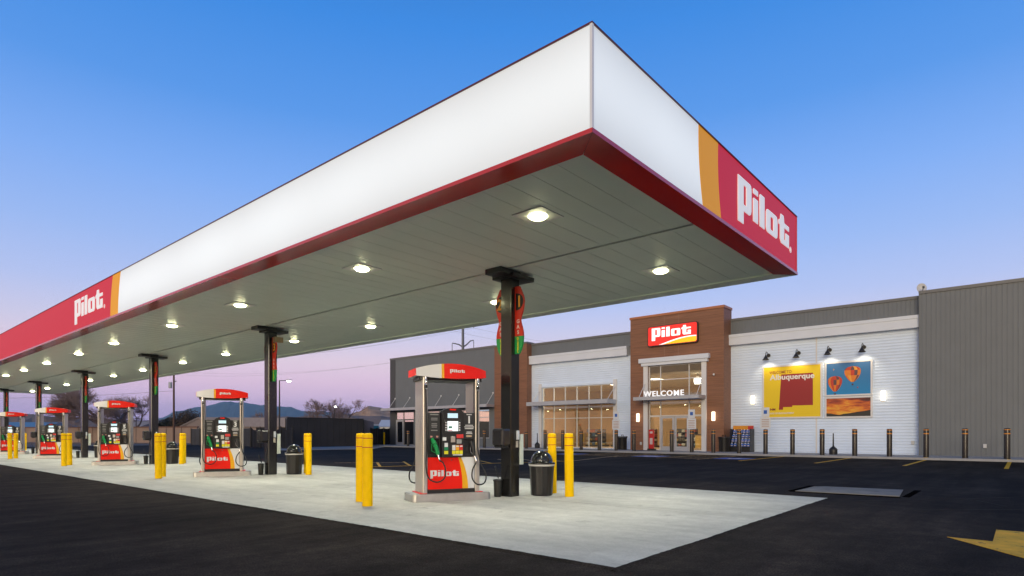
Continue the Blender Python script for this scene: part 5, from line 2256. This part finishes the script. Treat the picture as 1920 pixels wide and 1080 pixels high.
# far sheds and units
def shed(name, u0, u1, Y, z1, cw, cr_, lb, dep=8):
    a, b = at(u0, Y), at(u1, Y)
    d = (b - a).normalized()
    n = Vector((-d.y, d.x, 0))
    t = thing(name, (a + b) / 2, lb, 'building')
    q = MB()
    pts = [a, b, b + n * dep, a + n * dep]
    q.prism([(p.x, p.y) for p in pts], lambda u, v, t_: (u, v, t_), 0, z1)
    q.build('wall', cw, t, True)
    q = MB()
    pts = [a - d * .3 - n * .3, b + d * .3 - n * .3, b + d * .3 + n * (dep + .3), a - d * .3 + n * (dep + .3)]
    m_ = (pts[0] + pts[3]) / 2, (pts[1] + pts[2]) / 2
    q.add([Vector((p.x, p.y, z1 + 0.01)) for p in pts] + [Vector((m_[0].x, m_[0].y, z1 + 1.1)), Vector((m_[1].x, m_[1].y, z1 + 1.1))],
          [(0, 1, 5, 4), (2, 3, 4, 5), (0, 4, 3), (1, 2, 5), (0, 3, 2, 1)])
    q.build('roof', cr_, t, True)
    q = MB()
    c_ = a.lerp(b, 0.4) - n * 0.03
    box_wall(c_, c_ + d * 1.6, 0.05, 0.0, min(z1 * .8, 2.3), q)
    q.build('door', mat('shed_door', (0.2, 0.2, 0.22), 0.6), t, True)
    return t


M_WB = mat('pale_metal', (0.55, 0.57, 0.6), 0.5)
M_BLR = mat('blue_roof', (0.10, 0.22, 0.32), 0.5)
shed('blue_roof_shed', -60, 78, 112, 2.3, M_WB, M_BLR, 'pale shed with blue roof beyond the canopy end', 10)
shed('white_trailer', 712, 760, 90, 2.2, M_WB, M_WB, 'long white trailer behind the low black fence', 5)
shed('grey_bungalow', 285, 330, 118, 3.0, M_STUC, mat('grey_roof', (0.2, 0.19, 0.2), 0.8), 'small grey bungalow behind the tan block wall')
shed('white_bungalow', 225, 262, 110, 2.4, M_WB, M_SHIN, 'small pale bungalow behind the bare tree')
for u, lb in ((689, 'teal portable toilet on the enclosure side'), (699, 'teal portable toilet on the store side')):
    p = at(u, 78)
    t = thing('portable_toilet', p, lb, 'portable toilet')
    q = MB()
    q.bbox(-0.55, 0.55, -0.55, 0.55, 0.05, 2.2, 0.03)
    q.build('cabin', mat('teal_plastic', (0.01, 0.16, 0.24), 0.5), t)
    q = MB()
    q.prism([(-0.6, 2.2), (0.6, 2.2), (0.4, 2.42), (-0.4, 2.42)], lambda a_, b_, d: (a_, d, b_), -0.6, 0.6)
    q.build('roof', M_WB, t)
    q = MB()
    q.box(-0.57, -0.552, -0.35, 0.35, 0.1, 2.0)
    q.build('door', MATS['teal_plastic'], t)

# ---- trees
M_BARK = mat('bare_bark', (0.13, 0.09, 0.075), 0.9, var=0.2, scale=2)
M_TWIG = mat('bare_twigs', (0.26, 0.185, 0.165), 0.9)


def bare_tree(p, H, W_, label, seed, grp=None, trunk_r=0.35, depth=6, dense=1.0, rmin=0.024):
    rr = random.Random(seed)
    t = thing('bare_tree', p, label, 'tree', 0, grp)
    tr, tw = MB(), MB()

    def grow(pos, d, L, r, lev):
        pts = [pos]
        q_ = pos.copy()
        dd = d.copy()
        for k in range(3):
            dd = (dd + Vector((rr.uniform(-.18, .18), rr.uniform(-.18, .18), rr.uniform(-.05, .12)))).normalized()
            q_ = q_ + dd * L / 3
            pts.append(q_.copy())
        if lev <= 2:
            tr.tube(pts, r, 6, r * 0.66, False)
        else:
            tw.tube(pts, r, 3, r * 0.55, False)
        if lev >= depth:
            return
        n = rr.choice((2, 3, 3)) + (1 if lev >= 2 else 0)
        n = max(2, int(n * dense + rr.random() * .6))
        for k in range(n):
            f_ = rr.uniform(0.45, 1.0) if k else 1.0
            i = min(2, int(f_ * 3))
            b_ = pts[i].lerp(pts[i + 1], f_ * 3 - i) if f_ < 1 else pts[-1]
            az = rr.uniform(0, 2 * math.pi)
            sp_ = rr.uniform(0.45, 0.95)
            o_ = dd.orthogonal().normalized()
            side = Matrix.Rotation(az, 3, dd) @ o_
            nd = (dd * math.cos(sp_) + side * math.sin(sp_))
            nd.x *= W_
            nd.y *= W_
            nd.z += 0.12
            grow(b_, nd.normalized(), L * rr.uniform(0.62, 0.82), max(rmin, r * (0.62 if k == 0 else 0.48)), lev + 1)
    n0 = 3
    tr.tube([Vector((0, 0, -0.2)), Vector((0, 0, H * 0.14))], trunk_r, 8, trunk_r * 0.85, False)
    for k in range(n0):
        a = 2 * math.pi * k / n0 + rr.uniform(-.4, .4)
        grow(Vector((0, 0, H * 0.13)), Vector((math.cos(a) * 0.75 * W_, math.sin(a) * 0.75 * W_, 1.0)).normalized(), H * 0.30, trunk_r * 0.6, 0)
    tr.build('trunk', M_BARK, t)
    tw.build('crown', M_TWIG, t)
    return t


bare_tree(at(196, 80), 9.2, 1.35, 'large spreading bare tree behind the block wall under the canopy', 11, trunk_r=0.45, depth=6, dense=1.28, rmin=0.014)
bare_tree(at(244, 92), 8.2, 1.2, 'bare tree behind the block wall beside the large bare tree', 5, trunk_r=0.3, depth=6, dense=1.12, rmin=0.016)
bare_tree(at(606, 118), 8.6, 1.2, 'bare tree rising above the black enclosure, nearer the small street lamp', 21, depth=6, dense=0.95, rmin=0.02)
bare_tree(at(640, 122), 8.6, 1.1, 'bare tree rising above the black enclosure, nearer the brown hill', 22, depth=6, dense=0.95, rmin=0.02)
bare_tree(at(492, 125), 7.0, 1.1, 'small bare tree above the roof of the tan house', 24, depth=5, trunk_r=0.2)


def leafy_tree(p, H, Wd, label, seed, m, nm='brown_leaf_tree'):
    rr = random.Random(seed)
    t = thing(nm, p, label, 'tree')
    q = MB()
    q.tube([(0, 0, -0.1), (0.1, 0, H * 0.3), (0, 0.1, H * 0.6)], 0.2, 7, 0.1)
    for k in range(6):
        a = k * 1.05
        q.tube([(0.05, 0, H * 0.3), (math.cos(a) * Wd * .3, math.sin(a) * Wd * .3, H * 0.65)], 0.08, 5, 0.03)
    q.build('trunk', M_BARK, t)
    q = MB()
    for k in range(4200):
        # clumped leaves through the crown volume
        a, z_, r_ = rr.uniform(0, 6.283), rr.uniform(-1, 1), rr.random() ** 0.4
        s_ = math.sqrt(1 - z_ * z_)
        c = Vector((r_ * s_ * math.cos(a) * Wd / 2, r_ * s_ * math.sin(a) * Wd / 2, H * 0.62 + z_ * r_ * H * 0.38))
        c += Vector((math.sin(c.y * 2.1 + c.z), math.sin(c.x * 1.9), math.sin(c.x * 2.3 + c.y))) * 0.25
        d = Vector((rr.gauss(0, 1), rr.gauss(0, 1), rr.gauss(0, 1))).normalized() * rr.uniform(0.08, 0.2)
        e_ = d.orthogonal().normalized() * rr.uniform(0.05, 0.13)
        q.add([c - d, c + e_, c + d, c - e_], [(0, 1, 2, 3)])
    q.build('crown', m, t)
    return t


leafy_tree(at(352, 112), 5.6, 5.6, 'rounded brown leafed tree behind the tan house', 2, mat('brown_leaves', (0.085, 0.055, 0.03), 0.9, var=0.3, scale=1.5))
leafy_tree(at(318, 116), 4.2, 4.0, 'dark low shrub tree beside the brown leafed tree', 3, mat('dark_leaves', (0.03, 0.032, 0.022), 0.9, var=0.3, scale=1.5), 'dark_tree')

# ---- poles and wires
M_POLE = mat('wood_pole', (0.10, 0.055, 0.038), 0.85)
t = thing('utility_pole', at(326, 70), 'brown wooden utility pole with grey transformer', 'utility pole')
q = MB()
q.cyl(0, 0, -0.1, 10.5, 0.13, 10, 0.09)
q.build('pole', M_POLE, t)
q = MB()
q.box(-1.1, 1.1, -0.06, 0.06, 9.4, 9.54)
q.build('crossarm', M_POLE, t)
q = MB()
q.lathe(-0.32, 0.18, [(0.19, 6.5), (0.2, 6.55), (0.2, 7.15), (0.17, 7.2)], 12, True)
q.build('transformer', mat('transformer_grey', (0.42, 0.44, 0.46), 0.5), t)
q = MB()
q.tube([(0.1, 0, 7.3), (0.28, 0, 7.35)], 0.05, 6)
q.build('insulator', M_DARK, t)


def wire(a, b, sag, lb, r=0.018):
    q = MB()
    q.tube([a.lerp(b, k / 16) - Vector((0, 0, sag * 4 * (k / 16) * (1 - k / 16))) for k in range(17)], r, 3)
    o = q.build('power_line', M_DARK)
    return tag(o, lb, 'power line')


up = at(326, 70)
wire(up + Vector((0, 0, 6.2)), at(-180, 95, 7.0), 0.5, 'thin service wire running from the wooden utility pole past the bare trees')
wire(up + Vector((0, 0, 9.5)), at(-250, 80, 10), 0.8, 'upper wire running from the wooden utility pole crossarm')
# steel transmission pole behind the store
M_GALV = mat('galvanised_steel', (0.13, 0.14, 0.165), 0.5, metal=0.3)
tp = at(868, 150)
t = thing('transmission_pole', tp, 'grey steel transmission pole with curved arms behind the store', 'utility pole')
rv = Vector((math.cos(YAW - R(90) + R(90)), 0, 0))
rt = Vector((math.cos(YAW), -math.sin(YAW), 0))      # along the picture plane
q = MB()
q.cyl(0, 0, 0, 38, 0.46, 12, 0.27)
q.build('pole', M_GALV, t)
wires_at = []
for z_ in (23.3, 28.6):
    for sg in (-1, 1):
        q = MB()
        tip = rt * sg * 2.7 + Vector((0, 0, z_ + (0.9 if sg > 0 else 0.2) + 0.3))
        q.tube([Vector((0, 0, z_ - 0.5)), rt * sg * 0.9 + Vector((0, 0, z_ + 0.1)), rt * sg * 1.9 + Vector((0, 0, tip.z - 0.12)), tip], 0.19, 6, 0.12)
        q.build('arm', M_GALV, t)
        q = MB()
        q.lathe(tip.x, tip.y, [(0.07, tip.z - 2.2), (0.1, tip.z - 1.8), (0.07, tip.z - 1.0), (0.1, tip.z - 0.6), (0.05, tip.z)], 8, True)
        q.build('insulator', M_GALV, t)
        wires_at.append(tp + tip - Vector((0, 0, 2.2)))
far_r = at(1450, 150)
far_l = at(250, 210)
for k, w_ in enumerate(wires_at):
    nm = ('lower', 'upper')[k // 2] + (' left', ' right')[k % 2]
    o = rt * (-2.7 if k % 2 == 0 else 2.7)
    wire(w_, far_r + o + Vector((0, 0, w_.z - 6)), 3.0, 'high wire from the %s arm of the steel pole over the store' % nm.split()[0], 0.02)['group'] = '%s wires over the store' % nm.split()[0]
    wire(w_, far_l + o + Vector((0, 0, w_.z + 2)), 4.0, 'high wire from the %s arm of the steel pole away from the store' % nm.split()[0], 0.02)['group'] = '%s wires past the canopy' % nm.split()[0]


def street_light(p, H, lb, arm, e):
    t = thing('street_light', p, lb, 'street light')
    q = MB()
    q.cyl(0, 0, 0, H, 0.09, 8, 0.06)
    q.build('pole', mat('dark_pole', (0.03, 0.028, 0.03), 0.5), t)
    q = MB()
    q.tube([Vector((0, 0, H - 0.05)), rt * arm * 0.9 + Vector((0, 0, H))], 0.035, 6)
    q.build('arm', MATS['dark_pole'], t)
    q = MB()
    c = rt * arm * 0.95
    q.bbox(c.x - 0.2, c.x + 0.2, c.y - 0.2, c.y + 0.2, H - 0.05, H + 0.07, 0.02)
    q.build('head', M_FIX, t)
    q = MB()
    q.lathe(c.x, c.y, [(0.18, H - 0.06), (0.16, H - 0.12), (0.01, H - 0.2)], 14, False)
    q.build('glowing_lens', mat('street_glow', (1, 1, 0.95), 0.5, emit=e, ecol=(255, 252, 240)), t)


street_light(at(524, 60), 6.55, 'lit lamp pole with bright head beyond the second column', 1, 30)
street_light(at(627, 112), 6.3, 'small lit street lamp in front of the bare trees', 0.2, 30)


# ---- hills
def ridge(name, prof, Y, depth, m, seed, base_z=-2, rough=0.06):
    """prof: (photo column, height px above horizon) at camera depth Y; a ridge with its own thickness"""
    rr = random.Random(seed)
    mb = MB()
    us = []
    u = prof[0][0]
    step = (prof[-1][0] - prof[0][0]) / 90
    for k in range(91):
        us.append(prof[0][0] + step * k)

    def hgt(u):
        for (a, ha), (b, hb) in zip(prof[:-1], prof[1:]):
            if a <= u <= b:
                f_ = (u - a) / (b - a)
                f_ = f_ * f_ * (3 - 2 * f_)
                return ha + (hb - ha) * f_
        return 0
    rows = 13
    vs_ = []
    for j in range(rows):
        f_ = j / (rows - 1)                      # 0 front foot .. 1 back foot
        sh = math.sin(math.pi * f_) ** 1.3
        yy = Y + (f_ - 0.5) * depth
        for u in us:
            hpx = hgt(u)
            z = 1.25 + hpx / 1122.07 * Y
            n = 1 + rough * (math.sin(u * 0.11 + j * 1.3 + seed) + 0.6 * math.sin(u * 0.29 - j * 2.1) + 0.5 * rr.uniform(-1, 1)) * (1 if j != 6 else 0.35)
            p = at(u, Y)
            v_ = at(u, yy)
            vs_.append((v_.x, v_.y, base_z + (z - base_z) * sh * n))
    n = len(us)
    fs = [(j * n + i, j * n + i + 1, (j + 1) * n + i + 1, (j + 1) * n + i) for j in range(rows - 1) for i in range(n - 1)]
    mb.add(vs_, fs, False)
    return struct(mb.build(name, m))


M_MTN = mat('haze_blue_forest', (0.030, 0.042, 0.075), 0.95, var=0.35, scale=0.006)  # dark forest tone with the blue of distant haze mixed into the colour
M_HILL = mat('brown_scrub_hill', (0.45, 0.28, 0.17), 0.95, var=0.3, scale=0.09, var2=0.15, scale2=0.02)
M_FLATH = mat('brown_scrub_plain', (0.21, 0.145, 0.11), 0.95, var=0.25, scale=0.05)
ridge('mountain', [(240, 2), (300, 28), (335, 42), (370, 48), (420, 58), (450, 58), (490, 52), (540, 49), (575, 41), (610, 40), (680, 34), (760, 26), (900, 18), (1100, 6)], 7000, 2600, M_MTN, 4, -10, 0.035)
ridge('mountain', [(-420, 4), (-200, 26), (-60, 22), (40, 20), (150, 14), (280, 3)], 7600, 2400, M_MTN, 8, -10, 0.03)
ridge('brown_hill', [(560, 8), (640, 28), (672, 40), (692, 51), (708, 49), (730, 42), (770, 34), (840, 18), (950, 6)], 700, 240, M_HILL, 2, -1, 0.02)
ridge('brown_plain_rise', [(-300, 30), (-100, 34), (40, 36), (120, 30), (260, 24), (420, 24), (520, 30), (640, 33), (760, 30), (900, 20)], 420, 160, M_FLATH, 6, -1, 0.05)
# low hills behind the viewer, towards the sunset (they show in the store glass)
mb = MB()
vs_, fs = [], []
for k in range(61):
    a = R(150 + k * 2.6)
    hh = 9 + 4 * math.sin(k * 0.35) + 3 * math.sin(k * 0.9 + 1)
    for j, (rr_, z_) in enumerate(((420, -1), (470, hh), (540, -1))):
        vs_.append((rr_ * math.cos(a), rr_ * math.sin(a), z_))
for k in range(60):
    for j in range(2):
        fs.append((k * 3 + j, k * 3 + j + 1, k * 3 + 3 + j + 1, k * 3 + 3 + j))
mb.add(vs_, fs)
struct(mb.build('western_hills', M_FLATH))

# ---- evening haze over the plain
q = MB()
q.box(-3000, 9500, -3000, 9500, -40, 400)
hz = q.build('haze', None) if False else None
me = bpy.data.meshes.new('haze')
me.from_pydata(q.v, [], q.f)
hz = bpy.data.objects.new('haze', me)
COL.objects.link(hz)
m = bpy.data.materials.new('haze_air')
m.use_nodes = True
nt = m.node_tree
nt.nodes.clear()
o = nt.nodes.new('ShaderNodeOutputMaterial')
pv = nt.nodes.new('ShaderNodeVolumePrincipled')
pv.inputs['Color'].default_value = (0.42, 0.74, 1.0, 1)
pv.inputs['Density'].default_value = 8e-5
nt.links.new(pv.outputs[0], o.inputs['Volume'])
me.materials.append(m)
tag(hz, 'thin blue evening haze over the plain and mountains', 'haze', kind='stuff')
